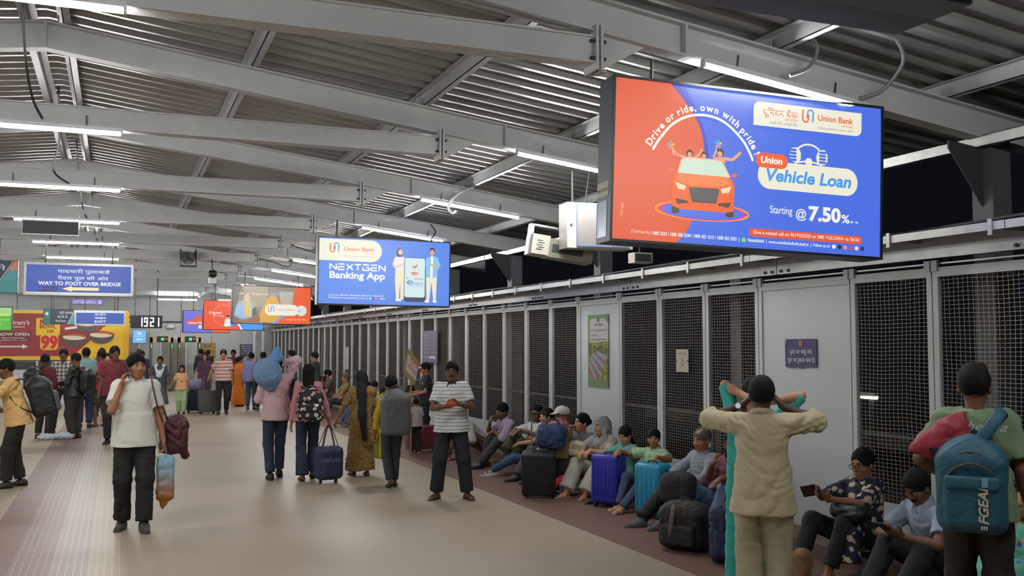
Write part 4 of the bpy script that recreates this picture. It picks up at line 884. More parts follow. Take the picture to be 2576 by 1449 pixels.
person('little girl in peach tee and pale green trousers walking hand in hand', (1.62, 27.2), 176, 1.28, .014, 'mid', ('long', 'black'), T(cl('peach tee', '#d8a377', c2='#8c5a50', pat='blotch', sc=5, duty=.62), 'short', loose=.024, hem=.08), B(cl('pale green', '#9cb487'), loose=.03), sh('#5a3038'), fem=True, rh=(.38, .08, .98), lf=(-.08, .08), rf=(.09, -.06), shirt_name='t_shirt')
J_pol = person('man in pink and white striped tee with backpack straps pulling a trolley', (2.63, 26.8), 172, 1.70, .014, 'mid', ('thin', 'black'), T(cl('pink stripe', '#b9776b', c2='#c9b8b4', pat='sz', sc=11, duty=.5), 'short', loose=.03, hem=.06), B(BLACK, loose=.016), sh('#33332f'), fat=.03, rh=(.36, .06, .96), lf=(-.09, -.12, .10), rf=(.10, .10), lfp=-10, shirt_name='t_shirt')
person('man in navy shirt and white trousers with his back turned near the security gates', (3.02, 39.2), 10, 1.66, .02, 'dark', ('short', 'black'), T(cl('navy shirt2', '#20273c'), 'long', hem=.02, loose=.03), B(cl('offwhite', '#b3b5b8'), loose=.03), sh('#202020'), lf=(-.16, 0), rf=(.16, 0))
person('man in black behind the white-trousered man', (3.34, 39.9), 15, 1.62, .022, 'dark', ('short', 'black'), T(cl('jet', '#17181c'), 'long'), B(CHAR), sh('#202020'))
person('woman in plum kurta walking behind the striped tee man', (2.40, 29.8), 172, 1.60, .018, 'mid', ('long', 'black'), T(cl('plum', '#4a2c3c'), 'half', hem=.1), B(cl('plum2', '#43293a'), 'kurta', zb=.25, r=.23), 'sandal', fem=True, bot_name='kurta', shirt_name='kurta_top', legs=True)
person('woman in bright orange sari standing sideways', (3.42, 30.2), -60, 1.47, .016, 'mid', ('bun', 'black'), T(cl('orange sari', '#d0701a'), 'half', loose=.03, hem=.02), B(cl('orange sari', '#d0701a'), 'sari', zb=.05, r=.30, fold=.014), 'sandal', fem=True, fat=.03, bot_name='sari', shirt_name='blouse')
person('man in lavender shirt and jeans standing with his back to us', (3.58, 28.6), -15, 1.60, .016, 'mid', ('short', 'black'), T(cl('lavender', '#7f83b0'), 'long', hem=.10, loose=.026), B(JEANS, loose=.016), sh('#3a352f'))
person('man in black shirt and trousers next to the lavender shirt', (3.85, 28.2), -10, 1.62, .016, 'dark', ('short', 'black'), T(cl('jet2', '#1a1b1f'), 'long', hem=.10), B(BLACK), sh('#2d2a26'), lf=(-.14, 0), rf=(.15, .05))
person('man with raised hand in dark shirt behind the orange sari', (3.55, 33.0), 170, 1.66, .02, 'dark', ('short', 'black'), T(cl('umber', '#3d2e2c'), 'short'), B(CHAR), sh('#222222'), lh=(-.26, .1, 1.75), lp=(-.7, .1, -.5))
person('tall boy with dark hair standing by the mesh beyond the sack', (4.62, 28.0), 60, 1.66, .018, 'mid', ('quiff', 'black'), T(cl('dusk', '#4a4c55'), 'short'), B(CHAR), sh('#222222'))
person('youth in dark tee standing by the mesh right of the sack', (4.78, 25.4), 60, 1.64, .018, 'mid', ('short', 'black'), T(cl('dusk2', '#3c3a40'), 'short'), B(CHAR), sh('#222222'))
seat('woman in dark olive seated against the mesh left of the gold sari', 5.45, 27.2, 85, 1.60, skin='mid', hair=('bun', 'black'), fem=True, h=.016, top=T(cl('dark olive', '#3a3a30'), hem=.03), bot=B(CHAR), feet=sh('#222222'), lean=12)
seat('man in brown tee with hand at his chin seated left of the gold sari', 5.34, 25.9, 88, 1.74, skin='mid', hair=('short', 'black'), h=.014, top=T(cl('brown tee', '#51423c'), hem=.03, loose=.03), bot=B(CHAR), feet=sh('#222222'), lean=12, beard=True, rh=(.04, .25, .84), rp=(.5, .2, -1), rhd=(0, -.2, 1), pz=.40)
seat('woman in ochre seated right behind the gold sari woman', 5.45, 24.7, 90, 1.62, skin='mid', hair=('bun', 'grey'), fem=True, h=.016, top=T(cl('ochre', '#7d6a3c'), hem=.03), bot=B(CHAR), feet=sh('#222222'), pz=.38)
seat('child in aqua tee seated on the kerb between the sari and the yellow-shirted boy', 5.45, 22.5, 90, 1.45, skin='mid', hair=('short', 'black'), h=.014, top=T(cl('aqua', '#4d8f93', c2='#7db4b4', pat='plaid', sc=14), hem=.03), bot=B(JEANS), feet=sh('#3a352f'), pz=.33)
seat('youth with a white towel round his neck seated left of the yellow-shirted boy', 5.42, 21.6, 95, 1.52, skin='dark', hair=('short', 'black'), h=.014, top=T(cl('towel white', '#bdbdb8'), hem=.03, hood=1), bot=B(JEANS), feet=sh('#3a352f'), head=(10, -22), pz=.33)
seat('girl with a pale hair clip seated right of the yellow-shirted boy, back of head showing', 5.15, 18.0, -70, 1.50, skin='mid', hair=('bun', 'black'), fem=True, h=.014, top=T(cl('jet3', '#17191d'), hem=.03), bot=B(CHAR), feet=sh('#222222'), lf=(-.1, .34), rf=(.12, .38), pz=.30)
seat('man in tan shirt seated behind the toddler', 5.42, 18.75, 95, 1.62, skin='deep', hair=('short', 'black'), h=.014, top=T(cl('tan shirt', '#a08465'), hem=.03, collar=1), bot=B(BLACK), feet=sh('#222222'), pz=.30)
# ================================================================= bags, cases and things in hand
def at_person(name, label, cat, J, p, rz=0, group=None):
    return tag(empty(name, wpt(J, p), (0, 0, R(J['face'] + rz))), label, cat, group)
def backpack(label, J, m, w, h, d, off, strap=None, pocket=None, h0=.012, group=None, tilt=0, noise=.004):
    """y=0 lies against the wearer's back, the bag stands out towards -y"""
    r = at_person('backpack', label, 'backpack', J, off, 0, group); r.rotation_euler[0] = R(tilt); strap = strap or m
    soft('body', [rb((0, -d * .45, h * .42), (w / 2, d * .45, h * .42), .07, None, .06), ell((0, -d * .42, h * .72), (w * .42, d * .42, h * .28), None, .08)], h0, m, r, noise=(noise, 22, 3))
    if pocket is not None: soft('pocket', [rb((0, -d * .92, h * .30), (w * .40, .045, h * .24), .04, None, .04)], h0, pocket, r, noise=(noise * .6, 22, 4))
    for s in (-1, 1):
        tube('strap', [(s * .07, -.02, h * .93), (s * .095, .05, h * 1.0 + .01), (s * .115, .15, h * .96), (s * .135, .215, h * .78), (s * .15, .17, h * .45), (s * .15, .04, h * .22), (s * w * .42, -.02, h * .14)], .01, strap, r, n=8, flat=(.030, .007))
    tube('handle', [(-.04, -.02, h * .96), (-.03, -.015, h * 1.03), (.03, -.015, h * 1.03), (.04, -.02, h * .96)], .008, strap, r)
    return r
J = J_green
M_teal = cl('teal nylon', '#1f5468', rough=.6, vsc=4); M_zip = cl('zip brown', '#5a4c46', rough=.6)
r = backpack('teal backpack lettered FGEAR on the back of the man in sage green', J, M_teal, .36, .54, .25, (-.03, -.13, .80), pocket=M_teal, h0=.009)
tube('shoulder_strap', [(.02, -.13, .46), (.08, -.13, .55), (.14, -.09, .63), (.168, .0, .668), (.17, .1, .62)], .01, M_teal, r, n=8, flat=(.010, .034))
def zarc(nm, y, z0, z1, hw, m): tube(nm, [(-hw, y + .03, z0), (-hw * .98, y + .012, (z0 + z1) / 2), (-hw * .6, y, z1 - .03), (0, y - .006, z1), (hw * .6, y, z1 - .03), (hw * .98, y + .012, (z0 + z1) / 2), (hw, y + .03, z0)], .0055, m, r, n=6)
zarc('zip', -.248, .20, .39, .135, M_zip); zarc('zip', -.215, .24, .45, .150, M_zip)
t_ = text('FGEAR', 0, .22, 0, .045, mat('cream print', '#c9bda6', rough=.8), r, 0, bold=.03, shear=.25); t_.location = (.078, -.287, .07); t_.rotation_euler = (R(2), R(-90), 0)
for k in range(3): rbox('print_bar', (.008, .002, .022), mat('cream print', '#c9bda6'), r, (.045 + .012 * k, -.287, .05), bev=.0008, seg=1)
soft('flap', [rb((0, -.265, .285), (.14, .025, .038), .02, None, .02)], .009, M_teal, r)
MB().box((.05, -.296, .27), (.08, -.291, .32)).obj('tag', mat('tag print', '#6fa0b4'), r)
r = at_person('shoulder_bag', 'red nylon bag slung behind the left shoulder of the man in sage green', 'bag', J, (-.20, -.15, 1.15)); r.scale = (.74, .74, .74)
soft('body', [ell((.10, 0, .22), (.14, .10, .13), None, .05), ell((.0, -.01, .15), (.15, .10, .12), None, .06), cap((-.10, -.02, .13), (-.16, -.02, .12), .07, .045, .05), cap((.10, 0, .28), (.16, .03, .34), .09, .06, .06)], .009, cl('red nylon', '#8f2235', rough=.6), r, noise=(.006, 18, 2))
MB().box((-.055, -.118, .10), (-.005, -.112, .13)).obj('tag', M_black, r); tube('strap', [(.14, .02, .34), (.19, .10, .40), (.20, .22, .34), (.16, .26, .2)], .01, cl('red nylon', '#8f2235'), r, flat=(.025, .006), n=8)
sig = text('Bohemia', -.15, .16, 0, .05, mat('white script', '#c3c9bd', rough=.8), J['body'], 0, shear=.5); sig.location = (0.0, -.152, 1.345)
backpack('large black backpack with a grey side on the man in apricot', J_yel, cl('black nylon', '#131417', rough=.55), .36, .54, .33, (0, -.19, .90), pocket=cl('grey nylon', '#4a4b50', rough=.6), tilt=-14)
r = at_person('sack', 'light blue cloth sack tied at the neck on the shoulder of the man in pink', 'sack', J_pink, (-.12, -.12, 1.28))
M_bl = cl('sack blue', '#6c8cae', rough=.8)
soft('body', [ell((-.04, -.02, .20), (.19, .15, .20), None, .06), cap((-.0, -.02, .10), (.02, -.02, .0), .13, .06, .08)], .011, M_bl, r, noise=(.010, 18, 6)); soft('knot', [cap((.05, -.02, .37), (.09, -.02, .50), .07, .045, .04), cap((.02, -.02, .36), (.13, -.02, .40), .05, .05, .04), cap((.09, 0, .48), (.12, .01, .56), .04, .012, .03)], .010, cl('sack top blue', '#5f8cc0'), r, noise=(.010, 32, 8))
backpack('black backpack with pink flowers on the girl in pink', J_girl, cl('floral nylon', '#17181c', c2='#c98e90', c3='#d8c8c0', pat='flower', sc=16, duty=.40, rough=.7), .34, .46, .22, (0, -.14, .88), pocket=cl('floral nylon', '#17181c'), h0=.010)
backpack('bulky grey backpack on the boy in yellow', J_boy, cl('grey nylon pack', '#55575b', rough=.6), .37, .60, .27, (0, -.14, .82), strap=cl('strap grey', '#3e4045'), h0=.010)
# wheeled holdall
r = tag(empty('holdall', (2.66, 13.1, 0), (0, 0, R(12))), 'navy wheeled holdall held between the girl in pink and the woman in sari', 'bag')
M_hb = cl('holdall navy', '#222c4a', rough=.65)
soft('body', [rb((0, 0, .27), (.18, .14, .22), .08, None, .05), rb((0, -.12, .20), (.13, .05, .12), .04, None, .03)], .010, M_hb, r, noise=(.005, 20, 3))
for x in (-.11, .11): rbox('wheel', (.03, .06, .06), M_black, r, (x, 0, .03), bev=.012)
for y in (-.07, .07): tube('handle', [(-.12, y, .46), (-.06, y * .5, .66), (0, 0, .77), (.06, y * .5, .66), (.12, y, .46)], .01, M_hb if y > 0 else M_black, r, flat=(.018, .005), n=8)
r = at_person('carry_bag', 'bright yellow bag hanging from the right hand of the woman in sari', 'bag', J_sari, (.33, .02, .30))
soft('body', [rb((0, 0, .22), (.055, .15, .25), .03, None, .02)], .011, cl('yellow bag', '#b7ad1e', rough=.5), r, noise=(.006, 22, 3)); tube('handle', [(0, .06, .46), (0, .03, .58), (0, -.03, .58), (0, -.06, .46)], .007, cl('yellow bag', '#b7ad1e'), r)
# the walking man's things
r = at_person('backpack', 'maroon backpack slung low behind the man on the phone', 'backpack', J_white, (-.36, -.17, .66))
M_mar = cl('maroon nylon', '#4e1f27', rough=.5)
soft('body', [rb((0, 0, .22), (.13, .11, .18), .08, None, .06, ), ell((-.03, -.02, .33), (.13, .10, .12), None, .05), cap((-.10, 0, .12), (-.13, 0, .02), .05, .04, .04)], .010, M_mar, r, noise=(.008, 24, 2)); soft('pocket', [rb((-.09, .04, .20), (.06, .06, .11), .04, None, .03)], .010, M_mar, r, noise=(.004, 24, 3))
tube('strap', [(.06, .04, .40), (.13, .02, .62), (.19, .07, .785), (.22, .16, .83), (.21, .27, .74), (.15, .24, .5), (.04, .08, .2)], .01, M_mar, r, flat=(.028, .007), n=8)
r = at_person('plastic_bag', 'printed plastic carrier bag, sky blue above and orange below, in his left hand', 'bag', J_white, (-.29, .04, .20))
soft('body', [rb((0, 0, .30), (.085, .035, .22), .03, None, .02), cap((0, 0, .14), (.02, 0, .0), .075, .02, .04, (0, 1, 0), .45)], .009, mat('carrier print', '#a9682c', c2='#8fb9cc', pat='grad', sc=3.2, duty=-.35, rough=.4, var=.25, vsc=14), r, noise=(.007, 26, 5)); tube('handle', [(0, .03, .50), (0, .015, .585), (0, -.015, .585), (0, -.03, .50)], .005, mat('carrier handle', '#8fa9bb'), r)
def phone(label, J, p, rot, m=None):
    r = tag(empty('phone', wpt(J, p), (0, 0, R(J['face']))), label, 'phone'); q = empty
    o = rbox('case', (.075, .009, .155), m or M_black, r, (0, 0, 0), rot, bev=.004); rbox('screen', (.068, .002, .145), mat('phone glass', '#0c0d10', rough=.1), o, (0, -.0048, 0), bev=.0008, seg=1); return r
hp = J_white['hp']; phone('dark blue phone held to the ear of the walking man', J_white, hp(.095, .035, -.035), (R(12), R(8), R(90)), mat('phone case blue', '#22304e', rough=.4))
phone('black phone in the hands of the seated man in light blue', J_ph, (J_ph['HL'] + J_ph['HR']) / 2 + V3(0, .10, .05), (R(-50), 0, 0))
r = at_person('purse', 'open maroon purse in the hands of the woman in navy floral', 'purse', J_flor, (J_flor['HL'] + J_flor['HR']) / 2 + V3(0, .12, .04))
for s in (-1, 1): rbox('flap', (.12, .012, .10), cl('maroon leather', '#3d1820', rough=.5), r, (s * .055, 0, .02), (R(-25), R(s * 14), R(s * 35)), bev=.005)
r = at_person('snack_packet', 'small orange packet being opened by the striped-polo man', 'packet', J_str, (J_str['HL'] + J_str['HR']) / 2 + V3(.02, .09, .02))
soft('pouch', [ell((0, 0, 0), (.05, .014, .030), None, .01), cap((-.05, 0, 0), (.05, 0, 0), .012, k=.01)], .005, mat('packet orange', '#c8491c', rough=.35), r, noise=(.003, 60, 2)); MB().box((-.06, -.002, -.02), (-.048, .002, .02)).obj('crimp', mat('packet orange', '#c8491c'), r)
for J, W, E in ((J_str, 'HL', 'EL'), (J_beige, 'HL', 'EL'), (J_pol, 'HL', 'EL')):
    d = unit(J[W] - J[E]); c = J[W] - d * .03
    MB().cyl(tuple(c - d * .010), tuple(c + d * .010), .032, n=14).obj('watch_strap', mat('watch steel', '#8d9094', rough=.3, metal=.8), J['body']); o = V3(0, -1, .3) if J is not J_str else V3(0, 1, .6); o = unit(o - d * o.dot(d)); MB().cyl(tuple(c + o * .022), tuple(c + o * .038), .019, n=14).obj('watch', mat('watch dial', '#b9bcc0', rough=.25, metal=.6), J['body'])
# ---- cases
def suitcase(label, x, y, rz, w, d, h, m, handle=.0, tilt=0, ribs=5, soft_=False, band_m=M_black):
    r = tag(empty('suitcase', (x, y, 0), (R(tilt), 0, R(rz))), label, 'suitcase')
    s = rbox('shell', (w, d, h - .05), m, r, (0, 0, .05 + (h - .05) / 2), bev=.045 if not soft_ else .03, seg=4)
    MB().box((-w / 2 - .002, -.006, .09), (w / 2 + .002, .006, h - .04)).obj('zip_band', band_m, r)
    for s_ in (-1, 1):
        for k in range(ribs):
            xx = -w * .36 + w * .72 * k / max(1, ribs - 1); rbox('rib', (.016, .012, h * .66), m, r, (xx, s_ * (d / 2 + .001), .05 + (h - .05) / 2), bev=.005, seg=2)
    for sx in (-1, 1):
        for sy in (-1, 1): MB().cyl((sx * w * .36 - .012, sy * d * .32, .026), (sx * w * .36 + .012, sy * d * .32, .026), .026, n=12).box((sx * w * .36 - .018, sy * d * .32 - .018, .035), (sx * w * .36 + .018, sy * d * .32 + .018, .062)).obj('wheel', M_black, r)
    tube('top_handle', [(-.06, 0, h - .01), (-.05, 0, h + .018), (.05, 0, h + .018), (.06, 0, h - .01)], .009, M_black, r)
    if handle:
        M_c = mat('chrome tube', '#9a9c9e', rough=.3, metal=.8)
        for sx in (-1, 1): MB().cyl((sx * .085, d * .36, h - .06), (sx * .085, d * .36, h + handle), .0085, n=8).obj('pull_tube', M_c, r)
        rbox('pull_grip', (.21, .03, .028), M_black, r, (0, d * .36, h + handle), bev=.011)
    return r
suitcase('black soft trolley case with raised chrome handle under the blue bag', 4.78, 10.92, -28, .40, .24, .56, cl('case black', '#141517', rough=.7), handle=.46, tilt=10, soft_=True, ribs=2)
suitcase('black trolley case with grey handle behind the paper bag', 5.10, 11.12, -20, .36, .22, .43, cl('case black2', '#17181a', rough=.7), handle=.30, soft_=True, ribs=2)
suitcase('royal blue hard suitcase in front of the girl in teal', 5.24, 9.98, -62, .36, .24, .60, mat('blue shell', '#22279a', rough=.35, var=.05), ribs=6)
suitcase('turquoise blue ribbed suitcase under the arms of the boy in green', 5.36, 9.20, -70, .36, .23, .58, mat('cyan shell', '#1b86ab', rough=.3, var=.05), ribs=5)
suitcase('grey upright trolley case pulled by the man in the striped tee', 2.28, 27.2, 5, .46, .28, .62, cl('case grey', '#4f504e', rough=.7), handle=.42, soft_=True, ribs=2)
suitcase('navy trolley case with a lilac bundle on top, left of the grey trolley', 1.98, 27.9, 5, .36, .26, .58, cl('case navy', '#242c48'), soft_=True, ribs=2)
r = tag(empty('bundle', (1.98, 27.9, .61)), 'lilac plastic bundle on the navy trolley case', 'bundle'); soft('body', [ell((0, 0, .12), (.20, .15, .15), None, .05), ell((.14, 0, .22), (.08, .08, .08), None, .04)], .016, cl('lilac plastic', '#8584a8', rough=.4), r, noise=(.012, 22, 3))
suitcase('maroon case lying behind the toddler', 4.98, 16.3, 15, .62, .28, .44, cl('case maroon', '#6a1f2b', rough=.6), soft_=True, ribs=2)
r = tag(empty('duffel', (4.86, 10.96, .60), (0, R(8), R(-20))), 'blue duffel bag resting on the black trolley case', 'bag')
M_df = cl('duffel blue', '#1f355f', rough=.65); soft('body', [rb((.06, 0, .13), (.17, .13, .15), .09, None, .05), ell((.14, 0, .16), (.13, .12, .14), None, .05)], .010, M_df, r, noise=(.007, 20, 4)); tube('handle', [(-.02, -.06, .26), (.03, -.03, .34), (.12, -.03, .34), (.17, -.06, .26)], .01, M_df, r)
r = tag(empty('paper_bag', (5.10, 11.10, .45), (0, R(4), R(-14))), 'brown paper bag with pink tissue on the black trolley case', 'bag')
soft('body', [rb((0, 0, .17), (.13, .09, .18), .02, None, .02)], .010, mat('kraft paper', '#8f6e4a', rough=.9, var=.12), r, noise=(.006, 20, 2)); soft('tissue', [ell((-.05, 0, .37), (.08, .08, .06), None, .03), ell((.05, 0, .39), (.08, .08, .07), None, .03), ell((.0, .03, .43), (.05, .05, .05), None, .03)], .009, mat('pink tissue', '#cf7f86', rough=.9), r, noise=(.014, 40, 2)); tube('handle', [(-.05, -.09, .34), (-.04, -.1, .46), (.04, -.1, .46), (.05, -.09, .34)], .005, mat('kraft paper', '#8f6e4a'), r)
def loose_bag(label, x, y, z, rz, w, d, h, m, name='backpack', flat=0, detail=True, seed=3):
    r = tag(empty(name, (x, y, z), (0, 0, R(rz))), label, 'bag' if name != 'backpack' else 'backpack')
    soft('body', [rb((0, 0, h * .48), (w / 2, d / 2, h * .46), min(w, d, h) * .3, None, .05), ell((0, 0, h * .75), (w * .42, d * .42, h * .25), None, .06)], .011, m, r, noise=(.007, 20, seed))
    if detail:
        soft('pocket', [rb((0, -d * .5, h * .34), (w * .36, .04, h * .22), .035, None, .03)], .011, m, r, noise=(.004, 22, seed)); tube('strap', [(-.07, -d * .3, h * .95), (-.05, -d * .52, h * .8), (-.06, -d * .64, h * .4), (-.08, -d * .5, .05)], .01, M_zip if seed == 3 else m, r, flat=(.022, .006), n=8); tube('handle', [(-.05, 0, h * .98), (-.03, 0, h * 1.05), (.03, 0, h * 1.05), (.05, 0, h * .98)], .008, m, r)
    return r
loose_bag('black rucksack with brown strap on the floor before the grey-shirted man', 4.80, 7.66, 0, -58, .46, .30, .44, cl('rucksack', '#1b1817', rough=.7))
loose_bag('navy rucksack with grey straps standing beside the turquoise kurta', 4.86, 7.06, 0, -40, .34, .26, .52, cl('rucksack navy', '#1d2a48', rough=.7), seed=5)
loose_bag('dark grey jacket heap on the knees of the bearded man', 5.12, 8.30, .30, -50, .34, .28, .30, cl('jacket heap', '#26262a'), 'jacket_heap', detail=False, seed=7)
loose_bag('cream leather handbag on the lap of the old woman in the headscarf', 5.33, 11.0, .44, -60, .24, .12, .20, cl('handbag cream', '#b5aa94', rough=.45), 'handbag', seed=8)
loose_bag('black shoulder bag on the lap of the woman in navy floral', 5.38, 6.18, .47, 0, .16, .34, .12, cl('lap bag', '#15161a', rough=.5), 'handbag', detail=False, seed=9)
loose_bag('folded brown paper bag at the feet of the woman in navy floral', 4.86, 6.12, 0, 20, .13, .10, .30, mat('kraft paper', '#8f6e4a'), 'paper_bag', detail=False, seed=4)
backpack('black backpack on the man in leather jacket', ALLP[[i for i, q in enumerate(ALLP) if 'leather' in q['body']['label']][0]], cl('pack black', '#121214', rough=.45), .34, .48, .22, (0, -.15, .92), h0=.016)
backpack('black backpack on the man in maroon sweatshirt', ALLP[[i for i, q in enumerate(ALLP) if 'maroon sweatshirt' in q['body']['label']][0]], cl('pack black', '#121214'), .34, .46, .22, (-.10, -.15, .98), h0=.016)
backpack('dark backpack on the man in the pink and white striped tee', J_pol, cl('pack dark', '#1a1b22'), .34, .46, .20, (0, -.17, .92), h0=.016)
r = tag(empty('plastic_bag', (-1.0, 21.0, 0)), 'crumpled white plastic bag on the floor between the crowd\'s feet', 'bag'); soft('body', [ell((-.2, 0, .05), (.18, .10, .07), None, .05), ell((.12, 0, .06), (.16, .10, .08), None, .05)], .014, mat('white plastic', '#b5bdc4', rough=.35), r, noise=(.016, 30, 2))
J = [q for q in ALLP if 'red bag' in q['body']['label']][0]
r = at_person('handbag', 'small red bag in the hand of the man in navy', 'bag', J, (J['HL'][0], J['HL'][1], J['HL'][2] - .40)); soft('body', [rb((0, 0, .13), (.12, .05, .14), .03, None, .03)], .016, cl('red bag', '#8c2f2c'), r); tube('handle', [(-.05, 0, .26), (0, 0, .38), (.05, 0, .26)], .01, cl('red bag', '#8c2f2c'), r)
J = [q for q in ALLP if 'red leggings' in q['body']['label']][0]
phone('black phone held to the ear of the woman in red leggings', J, J['hp'](.095, .03, -.04), (R(12), R(8), R(90)))
# ================================================================= signs
M_box = mat('signbox steel', '#3d4656', rough=.45, var=.1); M_trim = mat('signbox trim', '#191a20', rough=.4); M_rod = mat('hanger rod', '#4a4b4e', rough=.5, metal=.5)
_nm = [0]
def G(c, e=1.0): return glow('print %s %.2f' % (c, e), c, e)
def signbox(name, label, cat, x0, y, z0, w, h, depth, yaw=0, roll=0, face='#4a6ee0', e=1.0, trim=.018, rods=(), group=None, box=None, trimm=None, facem=None):
    """lit box whose face looks towards -y; its origin is the lower left corner of the face"""
    r = empty(name, (x0, y, z0), (0, -R(roll), R(yaw))); tag(r, label, cat, group)
    MB().box((-trim, .004, -trim), (w + trim, depth, h + trim)).obj('housing', box or M_box, r)
    t = trim
    mb = MB().box((-t, -.012, -t), (w + t, .006, 0)).box((-t, -.012, h), (w + t, .006, h + t)).box((-t, -.012, 0), (0, .006, h)).box((w, -.012, 0), (w + t, .006, h)); mb.obj('trim', trimm or M_trim, r)
    f = link('face', pydata('face', [(0, 0, 0), (w, 0, 0), (w, 0, h), (0, 0, h)], [(0, 1, 2, 3)]), facem or G(face, e), r)
    for x, L in rods:
        wx = x0 + x; wt = (CZ0 if wx < CX1 else zr(wx) - .12) if min(abs(y + depth / 2 - q) for q in FR) < .26 else zr(wx) + .24
        L = wt - z0 - h - trim
        MB().cyl((x, depth / 2, h + trim), (x, depth / 2, h + trim + L), .012, n=8).box((x - .025, depth / 2 - .02, h + trim), (x + .025, depth / 2 + .02, h + trim + .03)).obj('hanger', M_rod, r)
    return r, f
def arc_text(s, pts, h, m, parent, y, off=.012, bold=.02, name='lettering'):
    P = [V3(p[0], p[1]) for p in pts]; L = [0]
    for i in range(1, len(P)): L.append(L[-1] + np.linalg.norm(P[i] - P[i - 1]))
    adv = []; ms = []
    for ch in s:
        if ch == ' ': adv.append(.30); ms.append(None); continue
        c = bpy.data.curves.new('t', 'FONT'); c.body = ch; c.size = 1; c.offset = bold; c.resolution_u = 3; o = bpy.data.objects.new('t', c); COL.objects.link(o)
        dg = bpy.context.evaluated_depsgraph_get(); dg.update(); me = bpy.data.meshes.new_from_object(o.evaluated_get(dg)); bpy.data.objects.remove(o); bpy.data.curves.remove(c)
        co = np.array([v.co[:] for v in me.vertices]); fc = [tuple(p.vertices) for p in me.polygons]; adv.append(co[:, 0].max() - co[:, 0].min() + .09); co[:, 0] -= co[:, 0].min(); ms.append((co, fc)); bpy.data.meshes.remove(me)
    k = L[-1] / sum(adv); kh = h / .68; d = 0; vs = []; fs = []
    for a, q in zip(adv + [0], ms + [None]):
        if q is None and vs: link(name, pydata(name, vs, fs), m, parent, (0, y, 0)); vs = []; fs = []
        if q is not None:
            mid = d + a * k / 2; i = min(max(1, int(np.searchsorted(L, mid))), len(P) - 1); t = (mid - L[i - 1]) / (L[i] - L[i - 1]); c = P[i - 1] + (P[i] - P[i - 1]) * t; u = unit(P[i] - P[i - 1]); nrm = V3(-u[1], u[0])
            b = len(vs)
            for v in q[0]: p = c + u * (v[0] * k - a * k / 2) + nrm * (off + v[1] * kh); vs.append((p[0], 0, p[1]))
            fs += [tuple(b + j for j in f) for f in q[1]]
        d += a * k
def bank_logo(x, z, s, par, y=-.006, ca='#f0623a', cb='#4f97dd'):
    # two interlocking hooks: an orange U and a blue arch
    w = .22 * s
    u = [(x + .13 * s, z + .92 * s), (x + .08 * s, z + .42 * s)] + [(x + .30 * s + .22 * s * math.cos(R(a)), z + .30 * s + .22 * s * math.sin(R(a))) for a in range(180, 361, 20)] + [(x + .56 * s, z + .62 * s)]
    n = [(x + .42 * s, z + .36 * s), (x + .46 * s, z + .68 * s)] + [(x + .68 * s + .22 * s * math.cos(R(a)), z + .72 * s + .22 * s * math.sin(R(a))) for a in range(180, -1, -20)] + [(x + .86 * s, z + .12 * s)]
    fan('logo', band(u, .12 * s), G(ca), par, y); fan('logo', band(n, .12 * s), G(cb), par, y)
W_, CR, OR, BL = '#f4f3ec', '#ecead6', '#f0612f', '#4a9be8'
# ---- 1: the big vehicle-loan board
r1, f = signbox('advert_lightbox', 'big blue and orange lightbox advertising vehicle loans with a red convertible', 'lightbox', 3.085, 5.82, 2.565, 2.13, 1.11, .24, -5.5, -2.0, '#4b6fe2', rods=((.32, .42), (1.75, .30)))
poly('red_field', [(0, 0), (0, 1.11), (.415, 1.11), (.485, 1.04), (.545, .971), (.60, .90), (.636, .842), (.665, .76), (.68, .676), (.685, .56), (.67, .40), (.64, .27), (.605, .175), (.565, .10), (.508, .03), (.48, 0)], G('#e2603c'), f, -.002)
poly('blue_crescent', [(.415, 1.11), (.485, 1.04), (.545, .971), (.60, .90), (.636, .842), (.665, .76), (.68, .676), (.685, .56), (.735, .52), (.711, .678), (.69, .77), (.662, .845), (.60, .97), (.511, 1.11)], G('#3b52c8'), f, -.0025)
A = [(.286, .633), (.318, .688), (.352, .735), (.427, .822), (.53, .885), (.634, .911), (.75, .906), (.858, .864), (.97, .772), (1.03, .69), (1.063, .623)]
A = [(p.x, p.y) for p in cat_rom([(a, b, 0) for a, b in A], 5)]
fan('arch_line', band(A, .018), G(W_), f, -.004)
arc_text('Drive or ride, own with pride !', [(a * 1.03 - .018, b * 1.03 - .01) for a, b in A[1:-2]], .048, G(W_), f, -.005, .012, .03)
for k, (c, rr) in enumerate((('#f59a2c', .36), ('#e8307a', .33), ('#7a5be8', .315))): fan('ground_ring', band(arc(.677, .232, rr, 0, 360, 40, rr * .165), .014 - .003 * k), G(c), f, -.003 - .0004 * k)
poly('ground_ring', circ(.677, .232, .305, 32, .05), G('#5573dd'), f, -.0046)
for x0, x1 in ((.437, .496), (.855, .915)): poly('wheel', rrect(x0, x1, .205, .30, .012), G('#4a463f'), f, -.005)
poly('car_body', [(.437, .256), (.437, .36), (.432, .43), (.455, .475), (.483, .492), (.876, .492), (.90, .47), (.921, .425), (.917, .34), (.914, .249), (.86, .236), (.50, .238)], G('#f0672c'), f, -.0055)
poly('bonnet', [(.462, .44), (.49, .488), (.87, .488), (.895, .435), (.80, .41), (.56, .41)], G('#f7864a'), f, -.006)
poly('windscreen', [(.483, .489), (.511, .588), (.55, .598), (.78, .598), (.815, .59), (.876, .489)], G('#cfe3cf'), f, -.006)
fan('windscreen_frame', band([(.478, .489), (.508, .592), (.55, .602), (.78, .602), (.819, .594), (.881, .489)], .011), G('#f2b9a0'), f, -.0065)
poly('grille', [(.57, .395), (.793, .40), (.80, .385), (.778, .293), (.593, .292), (.566, .38)], G('#565350'), f, -.0065)
fan('grille_bars', [[(.575, .31 + .014 * i), (.79, .311 + .014 * i), (.79, .314 + .014 * i), (.575, .313 + .014 * i)] for i in range(6)], G('#74706c'), f, -.007)
